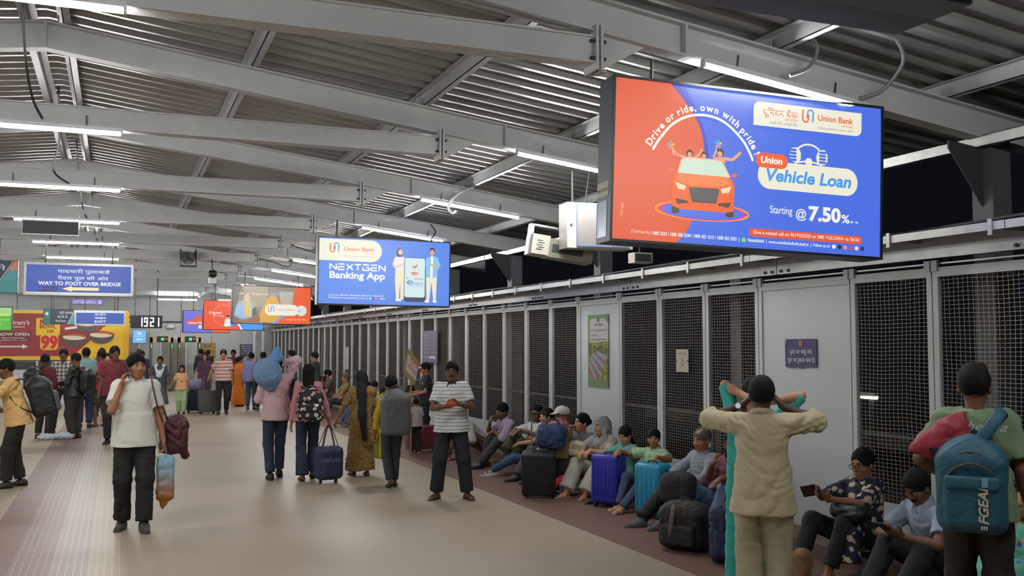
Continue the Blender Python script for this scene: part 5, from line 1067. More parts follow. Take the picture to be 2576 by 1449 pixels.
for s, xa in ((1, .46), (-1, .895)): poly('headlamp', [(xa, .425), (xa + s * .085, .40), (xa + s * .07, .37), (xa + s * .02, .378)], G('#f6dcb0'), f, -.0065); poly('air_intake', [(xa + s * .0, .31), (xa + s * .09, .30), (xa + s * .11, .285), (xa + s * .02, .27)], G('#5b4232'), f, -.0065)
for xa, s in ((.418, 1), (.925, -1)): poly('mirror', circ(xa + s * .01, .506, .024, 12, .014), G('#ef6a3a'), f, -.006)
for (x, z, hr, cc) in ((.567, .629, .022, '#3e8fa8'), (.677, .628, .019, '#d8a02c'), (.80, .652, .026, '#f2a184')):
    poly('hair', circ(x, z + .004, hr * 1.18), G('#3a2a20'), f, -.0051); poly('portrait', circ(x, z - .004, hr * .8), G('#e3a67c'), f, -.0055); poly('torso', [(x - .045, .59), (x - .03, z - hr), (x + .03, z - hr), (x + .05, .59)], G(cc), f, -.0049)
fan('arm', band([(.54, .60), (.47, .615), (.435, .655)], .016) + band([(.60, .60), (.645, .635), (.66, .672)], .016) + band([(.77, .60), (.75, .625), (.775, .67)], .016) + band([(.82, .62), (.90, .615), (.966, .676)], .022), G('#e3a67c'), f, -.0058)
for x, z in ((.42, .677), (.785, .718)):
    for k, c in enumerate(('#f7d13c', '#5fd08a', '#54b8f0', '#f08aa8', '#f7a03c')): a = R(72 * k); poly('pinwheel', [(x, z), (x + .032 * math.cos(a), z + .032 * math.sin(a)), (x + .026 * math.cos(a + .7), z + .026 * math.sin(a + .7))], G(c), f, -.006)
    fan('pinwheel', band([(x, z), (x + (.03 if x < .6 else -.03), z - .075)], .005), G('#f0e2c0'), f, -.0055)
poly('white_plate', rrect(1.062, 1.961, .884, 1.058, .05, corners=(0, 1, 0, 1)), G(CR), f, -.003)
text('यूिनयन बैंक', 1.136, 1.42, .964, .045, G(OR), f, -.005, bold=.006)
text('ऑफ इंिडया', 1.315, 1.418, .935, .019, G(OR), f, -.005); text('अच्छे लोग, अच्छा बैंक', 1.188, 1.42, .903, .020, G('#8c9298'), f, -.005, shear=.2)
bank_logo(1.452, .936, .108, f)
text('Union Bank', 1.589, 1.887, .968, .042, G(OR), f, -.005, bold=.02); text('of India', 1.79, 1.888, .938, .020, G(OR), f, -.005); text('Good people to bank with', 1.588, 1.884, .907, .018, G('#8c9298'), f, -.005)
poly('vehicle_pill', rrect(1.105, 1.931, .433, .634, .095), G(CR), f, -.003)
text('Vehicle Loan', 1.17, 1.875, .494, .085, G(BL), f, -.006, bold=.03, shear=.18)
poly('union_pill', rrect(1.088, 1.343, .584, .690, .05), G('#f4622e'), f, -.0045); text('Union', 1.125, 1.30, .617, .046, G(W_), f, -.006, bold=.035, shear=.12)
fan('wheel_icon', band(arc(1.518, .655, .128, 12, 168, 24), .014) + band([(1.40, .64), (1.50, .66)], .012) + band([(1.63, .64), (1.53, .66)], .012), G(CR), f, -.004)
poly('wheel_icon', circ(1.518, .655, .030), G(CR), f, -.0042)
for s, x in ((-1, 1.406), (1, 1.628)):
    poly('fist_icon', [(x - .042, .655), (x - .050, .70), (x - .03 * 1 + s * .0, .748), (x + .02, .755), (x + .045, .72), (x + .045, .67), (x + .02, .64)], G(CR), f, -.0044)
    for k in range(4): poly('fist_icon', rrect(x - .038 + s * .012, x + .022 + s * .012, .652 + .024 * k, .670 + .024 * k, .008, 3), G('#4b6fe2'), f, -.0048)
text('Starting', 1.206, 1.387, .262, .052, G(W_), f, -.005, bold=.004); text('@', 1.416, 1.504, .242, .062, G(W_), f, -.005, bold=.01); text('7.50', 1.522, 1.79, .234, .096, G(W_), f, -.005, bold=.04); text('%', 1.797, 1.865, .232, .058, G(W_), f, -.005, bold=.02); text('p. a.', 1.875, 1.942, .238, .016, G(W_), f, -.005, bold=.03)
poly('call_pill', rrect(1.041, 1.975, .084, .143, .028), G('#e25a3a'), f, -.003); text('Give a missed call on 9619333333 or SMS <ULOAN> to 56161', 1.075, 1.95, .104, .024, G('#f2d9d0'), f, -.005, bold=.02)
text('(Toll Free No.)', .14, .29, .048, .021, G('#f2e0d4'), f, -.005); text('1800 2333 / 1800 208 2244 / 1800 425 1515 / 1800 425 3555', .30, .945, .045, .023, G(W_), f, -.005, bold=.02); text('|', .962, .966, .042, .026, G(W_), f, -.005)
poly('chat_icon', circ(1.0, .054, .017), G('#7ee05a'), f, -.005); text('9666606060  |  www.unionbankofindia.bank.in  |  Follow us on', 1.03, 1.70, .044, .022, G(W_), f, -.005, bold=.012)
for k, c in enumerate(('#e8ecf8', '#2a2a30', '#f08a9a', '#d84a3a', '#dfe6f6', '#30343c')): poly('social_icon', circ(1.735 + .048 * k, .053, .016, 10), G(c), f, -.005)
text('*T&C apply', .075, .075 + .10, .15, .016, G('#f4cdb8'), f, -.005, rot=PI / 2)
# sticker on the box side and its number plate
MB().box((-.0205, .03, .30), (-.0185, .235, .40)).obj('sticker', mat('sticker', '#b3b2a4', rough=.6), r1); MB().box((-.0206, .05, .02), (-.0186, .215, .27)).obj('sticker', mat('sticker foil', '#a9b4c2', rough=.25, metal=.4), r1)
o = text('M.No.9423233751', 0, .19, 0, .022, M_black, r1, 0, bold=.01); o.location = (-.0215, .225, .335); o.rotation_euler = (0, 0, R(-90))
# ---- 2: banking app
r2, f = signbox('advert_lightbox', 'blue lightbox for a banking app with two people beside a giant phone', 'lightbox', 2.985, 15.66, 2.51, 2.19, 1.07, .22, -1.7, -.6, '#5c8ae8', rods=((.3, .25), (1.9, .05)))
poly('white_plate', [(0, .70), (0, 1.05)] + [(.845, 1.05)] + arc(.85, .872, .178, 90, -90, 14), G(CR), f, -.003)
bank_logo(.165, .825, .17, f); text('Union Bank', .40, .904, .865, .062, G('#f08060'), f, -.005, bold=.02, shear=.12); text('of India', .75, .905, .815, .032, G('#f09a80'), f, -.005, shear=.12); text('Good people to bank with', .40, .905, .768, .028, G('#b9b9a4'), f, -.005, shear=.12)
# blocky wide capitals
def seg_letters(word, x0, x1, z0, h, m, par, y):
    D = {'N': [[(0, 0), (0, 1), (1, 0), (1, 1)]], 'E': [[(1, 1), (0, 1)], [(.1, .5), (.95, .5)], [(1, 0), (0, 0), (0, .5)]], 'X': [[(0, 1), (.38, .55)], [(1, 1), (0, 0)], [(.62, .45), (1, 0)]], 'T': [[(0, 1), (1, 1)], [(.5, .95), (.5, 0)]], 'G': [[(1, 1), (0, 1)], [(.5, .5), (1, .5), (1, 0), (0, 0), (0, .55)]]}
    cw = (x1 - x0) / len(word)
    for i, c in enumerate(word):
        q = []
        for s in D[c]: q += band([(x0 + cw * i + px_ * cw * .76, z0 + pz_ * h) for px_, pz_ in s], .022)
        fan('lettering', q, m, par, y)
seg_letters('NEXTGEN', .18, 1.12, .555, .09, G(W_), f, -.005)
text('Banking App', .175, 1.088, .415, .105, G(W_), f, -.005, bold=.03)
fan('rule', [[(.17, .184), (1.07, .184), (1.07, .187), (.17, .187)]], G('#8fb0f0'), f, -.004)
text('(Toll Free No.) 1800 2333 / 1800 208 2244 / 1800 425 1515 / 1800 425 3555', .168, 1.064, .128, .024, G(W_), f, -.005, bold=.01)
poly('chat_icon', circ(.18, .098, .018), G('#7ee05a'), f, -.005); text('9666606060 | www.unionbankofindia.bank.in | Follow us on', .205, .82, .086, .022, G(W_), f, -.005, bold=.01)
for k, c in enumerate(('#e8ecf8', '#50586a', '#f08ab0', '#e0506a', '#dfe6f6', '#e0d060')): poly('social_icon', circ(.85 + .045 * k, .095, .015, 10), G(c), f, -.005)
def ad_woman(x, z, f):
    poly('hair', circ(x - .01, .868, .048, 16, .075), G('#4a3c2c'), f, -.0045); poly('portrait', circ(x + .005, .878, .036, 16, .047), G('#f0c39a'), f, -.005)
    poly('trousers', [(x - .075, .59), (x + .085, .59), (x + .09, .42), (x + .07, .10), (x + .015, .10), (x + .012, .40), (x - .01, .10), (x - .055, .10), (x - .08, .40)], G('#ece4c4'), f, -.0046); poly('top', [(x - .13, .66), (x - .085, .80), (x + .08, .80), (x + .11, .66), (x + .08, .585), (x - .075, .585), (x - .085, .66)], G('#eae4f0'), f, -.005)
    fan('arm', band([(x - .11, .66), (x - .075, .615), (x + .06, .69)], .030), G('#f0c39a'), f, -.0055); poly('shoe', rrect(x - .065, x + .035, .065, .105, .018), G('#f2f0e8'), f, -.005)
def ad_man(x, f):
    poly('hair', circ(x, .925, .046, 16, .05), G('#33281e'), f, -.0045); poly('portrait', circ(x, .895, .038, 16, .050), G('#e0a67c'), f, -.005)
    poly('trousers', [(x - .10, .49), (x + .09, .49), (x + .075, .09), (x + .03, .09), (x - .005, .40), (x - .04, .09), (x - .085, .09)], G('#ece6cf'), f, -.0046); poly('shirt', [(x - .12, .68), (x - .10, .80), (x, .845), (x + .10, .81), (x + .15, .68), (x + .10, .60), (x + .10, .475), (x - .10, .475), (x - .105, .65)], G('#86c4ea'), f, -.005); poly('shirt', [(x - .02, .83), (x + .02, .83), (x + .012, .475), (x - .03, .475)], G('#eef0ee'), f, -.0053)
    fan('arm', band([(x + .12, .64), (x + .06, .66), (x - .04, .70)], .028), G('#e0a67c'), f, -.0056); fan('shoe', [rrect(x - .12, x - .04, .055, .095, .018), rrect(x + .02, x + .09, .055, .095, .018)], G('#f2f0e8'), f, -.005)
ad_woman(1.335, 0, f); ad_man(1.885, f)
poly('phone_frame', rrect(1.408, 1.775, .06, .80, .045), G('#3f4a58'), f, -.006); poly('phone_screen', rrect(1.418, 1.765, .135, .79, .035), G('#cfe8ea'), f, -.0066)
text('ease', 1.575, 1.737, .345, .055, G('#5f97d8'), f, -.007, shear=.15); text('e', 1.455, 1.565, .345, .10, G('#4f86d0'), f, -.0072, bold=.01); text('Union', 1.585, 1.735, .43, .035, G('#f07058'), f, -.007, bold=.02, shear=.15); text('NextGen Banking App', 1.455, 1.735, .315, .014, G('#8aa6c8'), f, -.007)
poly('screen_badge', rrect(1.535, 1.645, .51, .555, .02), G('#f06a50'), f, -.007); text('U-MOB', 1.55, 1.63, .523, .017, G(W_), f, -.0075); fan('screen_badge', band([(1.555, .655), (1.585, .625), (1.63, .675)], .028), G('#f06a50'), f, -.007)
fan('screen_dots', [circ(1.46, .45, .012, 10), circ(1.49, .415, .010, 10), circ(1.455, .385, .010, 10)], G('#f06a50'), f, -.0074)
# ---- 3: digital ease
r3, f = signbox('advert_lightbox', 'brown and orange lightbox showing a smiling man in blue and a mustard sleeve', 'lightbox', 3.06, 28.9, 2.46, 2.26, 1.075, .2, 4, -.5, '#8f8478', rods=((.35, .22), (1.9, .05)))
poly('photo_dark', [(.0, 0), (0, 1.075), (.25, 1.075), (.12, .55), (.1, .2), (.3, 0)], G('#6f6660'), f, -.002); poly('photo_light', [(.3, 1.075), (1.0, 1.075), (.95, .5), (.6, .45), (.35, .62)], G('#a89c88'), f, -.0021); poly('photo_pale', [(1.32, .95), (1.75, .95), (1.70, .45), (1.40, .45)], G('#bcae9c'), f, -.0022)
poly('shirt', [(.05, .22), (.10, .50), (.20, .64), (.33, .66), (.52, .66), (.64, .60), (.68, .40), (.62, .2), (.30, .12)], G('#9fb6dc'), f, -.003); poly('shirt', [(.34, .64), (.50, .64), (.52, .2), (.36, .2)], G('#dfc057'), f, -.0032); fan('strap', band([(.22, .65), (.24, .52)], .05) + band([(.54, .66), (.62, .45)], .05), G('#a8b45a'), f, -.0034); poly('bag', [(.56, .42), (.66, .5), (.70, .2), (.56, .15)], G('#5d5f50'), f, -.0031)
poly('cap', circ(.40, .83, .12, 16, .05), G('#6c6663'), f, -.0035); poly('portrait', circ(.40, .735, .095, 20, .115), G('#e2b18d'), f, -.0036); poly('smile', rrect(.37, .43, .675, .695, .008, 3), G('#f2e6da'), f, -.0038)
poly('mustard_sleeve', [(.80, .04), (.74, .20), (.80, .36), (.90, .55), (.96, .72), (1.10, .82), (1.25, .78), (1.36, .55), (1.40, .3), (1.30, .04)], G('#d9a63a'), f, -.003); poly('forearm', [(.04, .02), (.04, .06), (.45, .10), (.74, .30), (.80, .12), (.75, .02)], G('#9a6a50'), f, -.0033)
poly('orange_field', [(1.18, 0), (1.50, .24), (1.66, .45), (1.74, .62), (1.77, .78), (1.78, 1.075), (2.26, 1.075), (2.26, 0)], G('#ea5f2e'), f, -.0036); fan('blue_stripe', band([(1.16, 0), (1.49, .24), (1.60, .38)], .05), G('#6f9fe8'), f, -.0038)
poly('white_plate', rrect(.925, 1.90, .24, .565, .155), G('#e6e9dc'), f, -.004); poly('white_plate', circ(1.99, .395, .155), G('#d9e2dc'), f, -.0041)
bank_logo(1.0, .33, .20, f, -.006); text('Union Bank', 1.24, 1.80, .39, .055, G('#f08a60'), f, -.006, bold=.01); text('Union', 1.97, 2.08, .42, .022, G('#f08a60'), f, -.006); text('e', 1.89, 1.97, .35, .08, G('#7a9fd8'), f, -.006); text('Always On For You', 1.50, 2.15, .11, .045, G('#f6d2bc'), f, -.006, bold=.01, shear=.15)
text('Scale New Heights With', .174, 1.03, .83, .052, G('#e0dccc'), f, -.006, bold=.012); text('DIGITAL EASE', 1.067, 1.66, .825, .07, G('#8fc0f4'), f, -.006, bold=.02)
# ---- 4 and 5
r4, f = signbox('advert_lightbox', 'orange lightbox with a blue curve for digital banking, partly behind the mustard one', 'lightbox', 2.56, 32.55, 2.33, 1.88, .92, .2, 3, -.5, '#ec5a38', rods=((.35, .4),))
poly('blue_field', [(1.18, .92), (1.02, .72), (.98, .5), (1.02, .3), (1.2, 0), (1.88, 0), (1.88, .92)], G('#4f9be8'), f, -.002); fan('white_curve', band([(1.18, .92), (1.02, .72), (.98, .5), (1.02, .3), (1.2, 0)], .05), G('#eef0ee'), f, -.003); fan('circle_line', band(arc(.62, .46, .33, 60, 290, 24), .02), G('#f2907a'), f, -.003)
text('Digital', .16, .56, .50, .075, G('#f8e8e0'), f, -.004, bold=.01, shear=.12); text('Banking', .30, .62, .42, .045, G('#f8d8cc'), f, -.004, shear=.12)
for x, c in ((.70, '#e8ecf2'), (.88, '#5a86e0')): poly('portrait', circ(x + .05, .40, .05), G('#f0c0a0'), f, -.0045); poly('torso', [(x - .06, .10), (x - .03, .34), (x + .13, .34), (x + .15, .10)], G(c), f, -.004); poly('hair', circ(x + .05, .43, .05, 14, .04), G('#3c3030'), f, -.0046)
r5, f = signbox('advert_lightbox', 'violet and orange lightbox for home loans, farthest of the hanging row', 'lightbox', 2.16, 36.1, 2.27, 1.58, .76, .2, 3, 0, '#6f74d8', rods=((.35, .5),))
poly('orange_field', [(1.0, .76), (.90, .6), (.88, .38), (.92, .18), (1.02, 0), (1.58, 0), (1.58, .76)], G('#ee6436'), f, -.002); poly('pill', rrect(.10, .88, .27, .42, .07), G('#ee5a40'), f, -.003); poly('house', [(.35, .42), (.35, .50), (.52, .62), (.70, .50), (.70, .42)], G('#ee5a40'), f, -.003); text('Union Home', .16, .82, .305, .075, G(W_), f, -.004, bold=.02, shear=.1); poly('pill', rrect(.52, .85, .14, .25, .03), G('#f0ece6'), f, -.003); text('Loan', .58, .79, .165, .055, G('#7a86c8'), f, -.004, bold=.02)
# ---- near box overhead, seen from below
r0 = empty('advert_lightbox', (.22, 2.12, 2.86)); tag(r0, 'dark underside of a hanging lightbox overhead, cut by the top edge', 'lightbox')
rbox('housing', (2.13, .32, 1.02), mat('signbox grey blue', '#5c6473', rough=.5), r0, (1.065, .16, .51), bev=.012, seg=2); MB().box((.02, .0, -.004), (2.11, .14, .002)).obj('bottom_plate', mat('signbox under', '#6a7280', rough=.5), r0)
for x in (.3, 1.8): MB().cyl((x, .16, 1.0), (x, .16, 1.25), .012, n=8).obj('hanger', M_rod, r0)
# ---- direction boards
M_alu = mat('sign alu', '#a9a9a6', rough=.35, metal=.5)
def lit_blue(name, label, x0, y, z0, w, h, rods): return signbox(name, label, 'sign', x0, y, z0, w, h, .12, 0, 0, '#3455b4', .9, .04, rods, box=M_alu, trimm=M_alu)
r, f = lit_blue('direction_sign', 'blue lit board reading WAY TO FOOT OVER BRIDGE with a yellow arrow', -1.50, 19.1, 2.76, 1.72, .50, ((.3, .38), (1.4, .38)))
text('पादचारी पुलाकडे', .50, 1.36, .365, .055, G('#e6ecf4'), f, -.004, bold=.006); text('पैदल पुल की ओर', .50, 1.34, .245, .055, G('#e6ecf4'), f, -.004, bold=.006); text('WAY TO FOOT OVER BRIDGE', .19, 1.55, .145, .06, G('#e8eef4'), f, -.004, bold=.03)
poly('arrow', [(.58, .08), (.74, .13), (.74, .107), (1.18, .107), (1.18, .053), (.74, .053), (.74, .03)], G('#f2e2a8'), f, -.004); poly('panel', rrect(.20, .50, .03, .115, .004), G('#22286a'), f, -.003); text('PF NO-6', .215, .485, .045, .05, G('#5560c8'), f, -.005, bold=.01)
fan('edge_glow', [[(0, 0), (1.72, 0), (1.72, .014), (0, .014)]], G('#f4efc0'), f, -.003)
r, f = lit_blue('exit_sign', 'small blue lit sign reading EXIT in front of the red hoarding', -.96, 27, 2.37, 1.12, .30, ((.2, .5), (.9, .5)))
text('बाहेर', .43, .70, .215, .045, G('#dfe8f8'), f, -.004, bold=.008); text('बाहर', .43, .70, .125, .045, G('#dfe8f8'), f, -.004, bold=.02); text('EXIT', .43, .70, .03, .055, G('#dfe8f8'), f, -.004, bold=.02); fan('edge_glow', [[(0, .28), (1.12, .28), (1.12, .30), (0, .30)]], G('#dff0ff'), f, -.003)
M_nv = mat('navy sign face', '#2a3346', rough=.4, var=.05); M_tl = mat('teal sign face', '#4aa0a0', rough=.4, var=.05); M_wt = mat('white sign lettering', '#c8ccce', rough=.5, var=0); M_or = mat('orange sign face', '#d48a66', rough=.4)
def dirboard(label, x0, y, z0, w, h, flip, t1, t2, t3):
    r, f = signbox('direction_sign', label, 'sign', x0, y, z0, w, h, .06, 0, 0, rods=((w * .3, .45), (w * .8, .45)), trim=.008, facem=M_nv)
    poly('corner_teal', [(w * .74, 0), (w, 0), (w, h * .7), (w * .9, h * .72)], M_tl, f, -.003); poly('corner_orange', [(w * .9, h * .72), (w, h * .7), (w, h), (w * .965, h)], M_or, f, -.003); fan('rule', band([(w * .73, 0), (w * .95, h)], .012), M_wt, f, -.004)
    for k, (t, a) in enumerate(((t1, .70), (t2, .42), (t3, .15))):
        if t: text(t, w * (.84 + .05 * (1 - k)) - w * .42, w * (.83 + .05 * (1 - k)) - (.0 if k == 0 else w * .10), h * a, h * .15, M_wt, f, -.004)
    return r, f
dirboard('navy direction board with a teal corner at the left picture edge', -3.15, 19.25, 2.76, 1.50, .56, 0, 'िदशेने', 'ओर', 'Direction')
r, f = dirboard('small navy board with teal ends beside the EXIT sign', -1.72, 27.2, 2.36, .76, .37, 0, 'मेट्रो स्थानक', 'मेट्रो की ओर', 'Metro Station')
poly('icon_panel', [(0, 0), (.15, 0), (.15, .37), (0, .37)], mat('teal dark', '#2f6a66', rough=.4), f, -.003); fan('arrow_icon', [circ(.075, .26, .04, 12)], M_wt, f, -.004)
r, f = signbox('name_sign', 'violet sign reading FOOT OVER BRIDGE NO. 2 above the EXIT sign', 'sign', -1.14, 28.9, 2.93, .78, .14, .06, 0, 0, '#6f62c4', .8, .012, ((.1, .6), (.68, .6)))
text('FOOT OVER BRIDGE NO.', .03, .60, .035, .045, G('#d9d6f4', .9), f, -.004, bold=.01); text('2', .66, .72, .03, .085, G('#f0f0ff', .9), f, -.004, bold=.03); text('पादचारी पूल', .1, .5, .09, .03, G('#d9a0c0', .9), f, -.004)
r, f = signbox('advert_screen', 'bright green advert screen at the left picture edge', 'screen', -3.2, 22, 2.13, 1.23, .46, .08, 0, 0, '#58b03c', 1, .015, ((.3, .9), (.9, .9)))
fan('pale_band', [[(0, .30), (1.23, .30), (1.23, .46), (0, .46)]], G('#9fd08a'), f, -.002); text('Non Stop Rewards', .55, 1.19, .29, .05, G('#e6e23c'), f, -.004, bold=.02); text('start your journey now', .62, 1.19, .20, .03, G('#dff0c8'), f, -.004); text('BOOK NOW', .8, 1.05, .1, .035, G('#e6e23c'), f, -.004)
# ---- clock
r = empty('digital_clock', (.36, 30.0, 2.31)); tag(r, 'black digital clock with white figures showing 1921', 'clock')
MB().box((0, 0, 0), (.86, .14, .37)).obj('case', M_black, r); MB().box((-.04, .02, .27), (0, .12, .35)).box((0.1, .05, .37), (.13, .08, 2.4)).box((.7, .05, .37), (.73, .08, 2.32)).obj('bracket', M_rod, r)
SEG = {'1': 'bc', '9': 'abcdfg', '2': 'abged'}
for k, ch in enumerate('1921'):
    mb = MB(); x = .23 + .145 * k + (.02 if k > 1 else 0); w, h2 = .075, .115; z0 = .065
    S = {'a': ((0, 2 * h2), (w, 2 * h2)), 'b': ((w, h2), (w, 2 * h2)), 'c': ((w, 0), (w, h2)), 'd': ((0, 0), (w, 0)), 'e': ((0, 0), (0, h2)), 'f': ((0, h2), (0, 2 * h2)), 'g': ((0, h2), (w, h2))}
    for s in SEG[ch]: (a, b), (c, d) = S[s]; mb.box((x + min(a, c) - .014, -.004, z0 + min(b, d) - .014), (x + max(a, c) + .014, -.001, z0 + max(b, d) + .014))
    mb.obj('figure', G('#f2fff4', 3.0), r)
# ================================================================= far end, hoarding, boards on the fence, odds and ends
# ---- red food hoarding on its kiosk wall
kiosk = empty('kiosk', (-3.3, 33.0, 0)); tag(kiosk, 'kiosk wall with dark slotted windows below the red hoarding', 'kiosk')
Mk = mat('kiosk wall', '#b9bdbf', rough=.6)
MB().box((-3.6, .06, 0), (3.62, 2.2, 1.08)).obj('wall', Mk, kiosk); MB().box((-3.6, .12, 1.08), (3.62, 2.2, 2.9)).obj('wall', Mk, kiosk)
x = -3.5
while x < 3.5:
    MB().box((x, .05, 1.09), (x + .86, .12, 1.32)).obj('window', mat('kiosk window', '#22272a', rough=.3), kiosk); MB().box((x + .86, .03, 1.06), (x + .92, .14, 1.36)).obj('mullion', Mk, kiosk); x += .92
hb = empty('hoarding', (-3.3, 32.98, 1.37)); tag(hb, 'red and yellow restaurant hoarding with rice bowls and the price 99', 'hoarding')
def HM_(n, c): return mat('hoarding ' + n, c, rough=.45, var=.04)
Y_, RD, WH = HM_('yellow', '#e0b41e'), HM_('red', '#8e2a2e'), HM_('white', '#d8d4cc')
w = 3.66; MB().box((-3.6, .0, .0), (w, .06, 1.50)).obj('board', Y_, hb)
MB().cyl((1.5, .03, 1.50), (1.5, .035, 1.5), .01).obj('clip', Y_, hb)
bo = link('red_field', pydata('red_field', [(-3.6, 0, .12), (2.0, 0, .12), (2.25, 0, .30), (2.5, 0, .55), (2.9, 0, 1.0), (3.5, 0, 1.38), (3.5, 0, 1.42), (-3.6, 0, 1.42)], [tuple(range(8))]), RD, hb, (0, -.004, 0))
bo2 = link('yellow_edge', pydata('y', [(3.5, 0, 0), (w, 0, 0), (w, 0, 1.5), (3.5, 0, 1.5)], [(0, 1, 2, 3)]), HM_('deep yellow', '#d9a50f'), hb, (0, -.005, 0))
text("Jhiram's", .20, .84, 1.08, .12, WH, hb, -.008, shear=.15, bold=.01); text('RESTAURANT', .12, .72, .98, .05, WH, hb, -.008, bold=.01)
poly('plate', rrect(-.3, .88, .55, .86, .03), HM_('dark red', '#6d2026'), hb, -.006); text('NOW OPEN', -.02, .84, .74, .085, WH, hb, -.009, bold=.02); text('Dine-in Restaurant', .10, .72, .65, .05, WH, hb, -.009); text('at Platform No. 1 and 6', .04, .79, .58, .045, WH, hb, -.009)
poly('arrow', [(-.9, .39), (-.9, .43), (.66, .43), (.66, .48), (.82, .41), (.66, .34), (.66, .39)], WH, hb, -.008)
poly('price_badge', rrect(1.02, 1.68, .75, 1.28, .03), Y_, hb, -.006); poly('price_badge', rrect(1.14, 1.64, .30, .80, .12), Y_, hb, -.0055)
text('RICE', 1.12, 1.58, 1.10, .13, RD, hb, -.009, bold=.03); text('BOWL', 1.12, 1.58, .97, .11, RD, hb, -.009, bold=.03); text('₹109', 1.32, 1.50, .83, .09, M_black, hb, -.009, bold=.02); text('99', 1.16, 1.63, .36, .36, HM_('price red', '#c81f2c'), hb, -.010, bold=.05); text('only', 1.66, 1.82, .36, .06, HM_('orange', '#d8702a'), hb, -.009)
def bowl(x, z, r, par):
    poly('bowl', [(x + r * math.cos(R(a)), z + r * (.78 if a > 180 else .30) * math.sin(R(a))) for a in range(0, 360, 10)], HM_('bowl', '#4e4a4a'), par, -.010); poly('rim', circ(x, z, r, 28, r * .30), HM_('rim', '#7c2a24'), par, -.011); poly('rice', [(x + r * .9 * math.cos(R(a)), z + r * .25 * math.sin(R(a))) for a in range(150, 345, 12)] + [(x + r * .5, z + .02), (x - r * .2, z + r * .1)], HM_('rice', '#d8cfb4'), par, -.012); poly('curry', [(x + r * .9 * math.cos(R(a)), z + r * .25 * math.sin(R(a))) for a in range(-15, 151, 12)] + [(x - r * .2, z + r * .1), (x + r * .5, z + .02)], HM_('curry', '#b85f2a'), par, -.012)
bowl(2.44, 1.13, .36, hb); bowl(2.10, .70, .37, hb); bowl(2.86, .78, .37, hb)
for x, z in ((1.82, .95), (2.88, 1.12)): poly('tag', [(x, z - .03), (x + .34, z + .02), (x + .34, z + .09), (x, z + .04)], WH, hb, -.013)
# ---- security gates and what stands around them
def gate(label, x):
    r = tag(empty('metal_detector', (x, 40.6, 0)), label, 'security gate'); Mg = mat('gate frame', '#4a4034', rough=.5); Mp = mat('gate panel', '#a89a72', rough=.45)
    for s in (0, .76): MB().box((s, 0, 0), (s + .09, .5, 2.12)).obj('upright', Mg, r); MB().box((s + .02, -.01, .1), (s + .07, 0, 1.9)).obj('light_strip', mat('gate strip', '#6f6a58'), r); MB().box((s + .03, -.014, 1.72), (s + .06, -.008, 1.84)).obj('indicator', glow('gate green', '#38f060', 1.5), r)
    MB().box((0, 0, 1.94), (.85, .5, 2.14)).obj('crosspiece', Mp, r); MB().box((.24, -.03, 1.93), (.66, 0, 2.16)).obj('display', M_black, r)
    poly('digits', [(.40, 2.0), (.50, 2.0), (.50, 2.10), (.40, 2.10)], glow('gate green2', '#2fe06a', 2.2), r, -.032); poly('digits', [(.54, 2.04), (.62, 2.04), (.62, 2.08), (.54, 2.08)], glow('gate red', '#f03030', 2.0), r, -.032); return r
gate('left walk-through metal detector with a green display', 1.22); gate('right walk-through metal detector with a green display', 2.26)
d1 = empty('door_1', (1.70, YW - .03, 0)); d1['kind'] = 'structure'
for k in range(2): MB().box((.03 + k * .46, 0, 0), (.47 + k * .46, .03, 2.05)).obj('leaf', mat('lift door', '#9a968c', rough=.3, metal=.6), d1)
MB().box((-.05, -.02, 0), (0.02, .04, 2.15)).box((.94, -.02, 0), (1.01, .04, 2.15)).box((-.05, -.02, 2.06), (1.01, .04, 2.15)).obj('frame', M_steel, d1)
r = tag(empty('camera_housing', (2.05, YW - .12, 2.50)), 'round white camera over the security gates', 'camera'); MB().lathe([(.16, 0), (.20, .06), (.14, .16), (.06, .2)], 16).obj('dome', M_lamp, r); MB().box((-.06, 0, .1), (.06, .12, .2)).obj('bracket', M_lamp, r)
r, f = signbox('info_sign', 'small light blue square sign left of the security gates', 'sign', .60, 41.9, 1.90, .50, .52, .05, 0, 0, '#6fb4ea', 1.0, .015)
MB().box((.22, .02, -1.9), (.28, .05, 0)).obj('post', M_steel, r); fan('panel_lines', [[(.05, .27), (.45, .27), (.45, .28), (.05, .28)]], G('#dff0ff'), f, -.004); text('NIL', .16, .34, .34, .1, G('#e6f4ff'), f, -.004, bold=.03); text('स्वागत', .14, .36, .1, .08, G('#e6f4ff'), f, -.004, bold=.02)
r = tag(empty('poster', (3.18, YW - .02, 1.28)), 'colourful crowd-photo poster right of the security gates', 'poster'); link('sheet', pydata('s', [(0, 0, 0), (.66, 0, 0), (.66, 0, .6), (0, 0, .6)], [(0, 1, 2, 3)]), mat('poster print', '#7d5a4a', c2='#a98c3c', pat='blotch', sc=7, duty=.5, var=.5, vsc=9), r); MB().box((-.01, .002, -.01), (.67, .015, .61)).obj('backing', M_trim, r)
r = tag(empty('notice_board', (4.74, 41.7, 1.35)), 'dark blue notice board in the far right corner', 'sign'); MB().box((0, 0, 0), (.52, .02, .5)).obj('panel', mat('notice blue', '#2a3358', rough=.5), r); MB().box((.2, .02, -1.35), (.24, .05, .5)).obj('post', M_steel2, r)
for k in range(4): text('सूचना फलक', .06, .46, .40 - .1 * k, .045, M_wt, r, -.003)
r = tag(empty('barrier_frame', (5.2, 41.2, 0)), 'grey steel pillar frame at the far right corner', 'frame')
for x in (0, .35): MB().box((x, 0, 0), (x + .1, .1, 2.9)).obj('pillar', M_steel2, r)
MB().box((0, 0, 2.4), (.45, .1, 2.5)).obj('crossbar', M_steel2, r)
for x in (1.4, 3.6): lamp(x, 39.2, 3.55, 0, 'LED tube above the security gates, ' + ('left one' if x < 2 else 'right one'), 'security lamps', hang=.4)
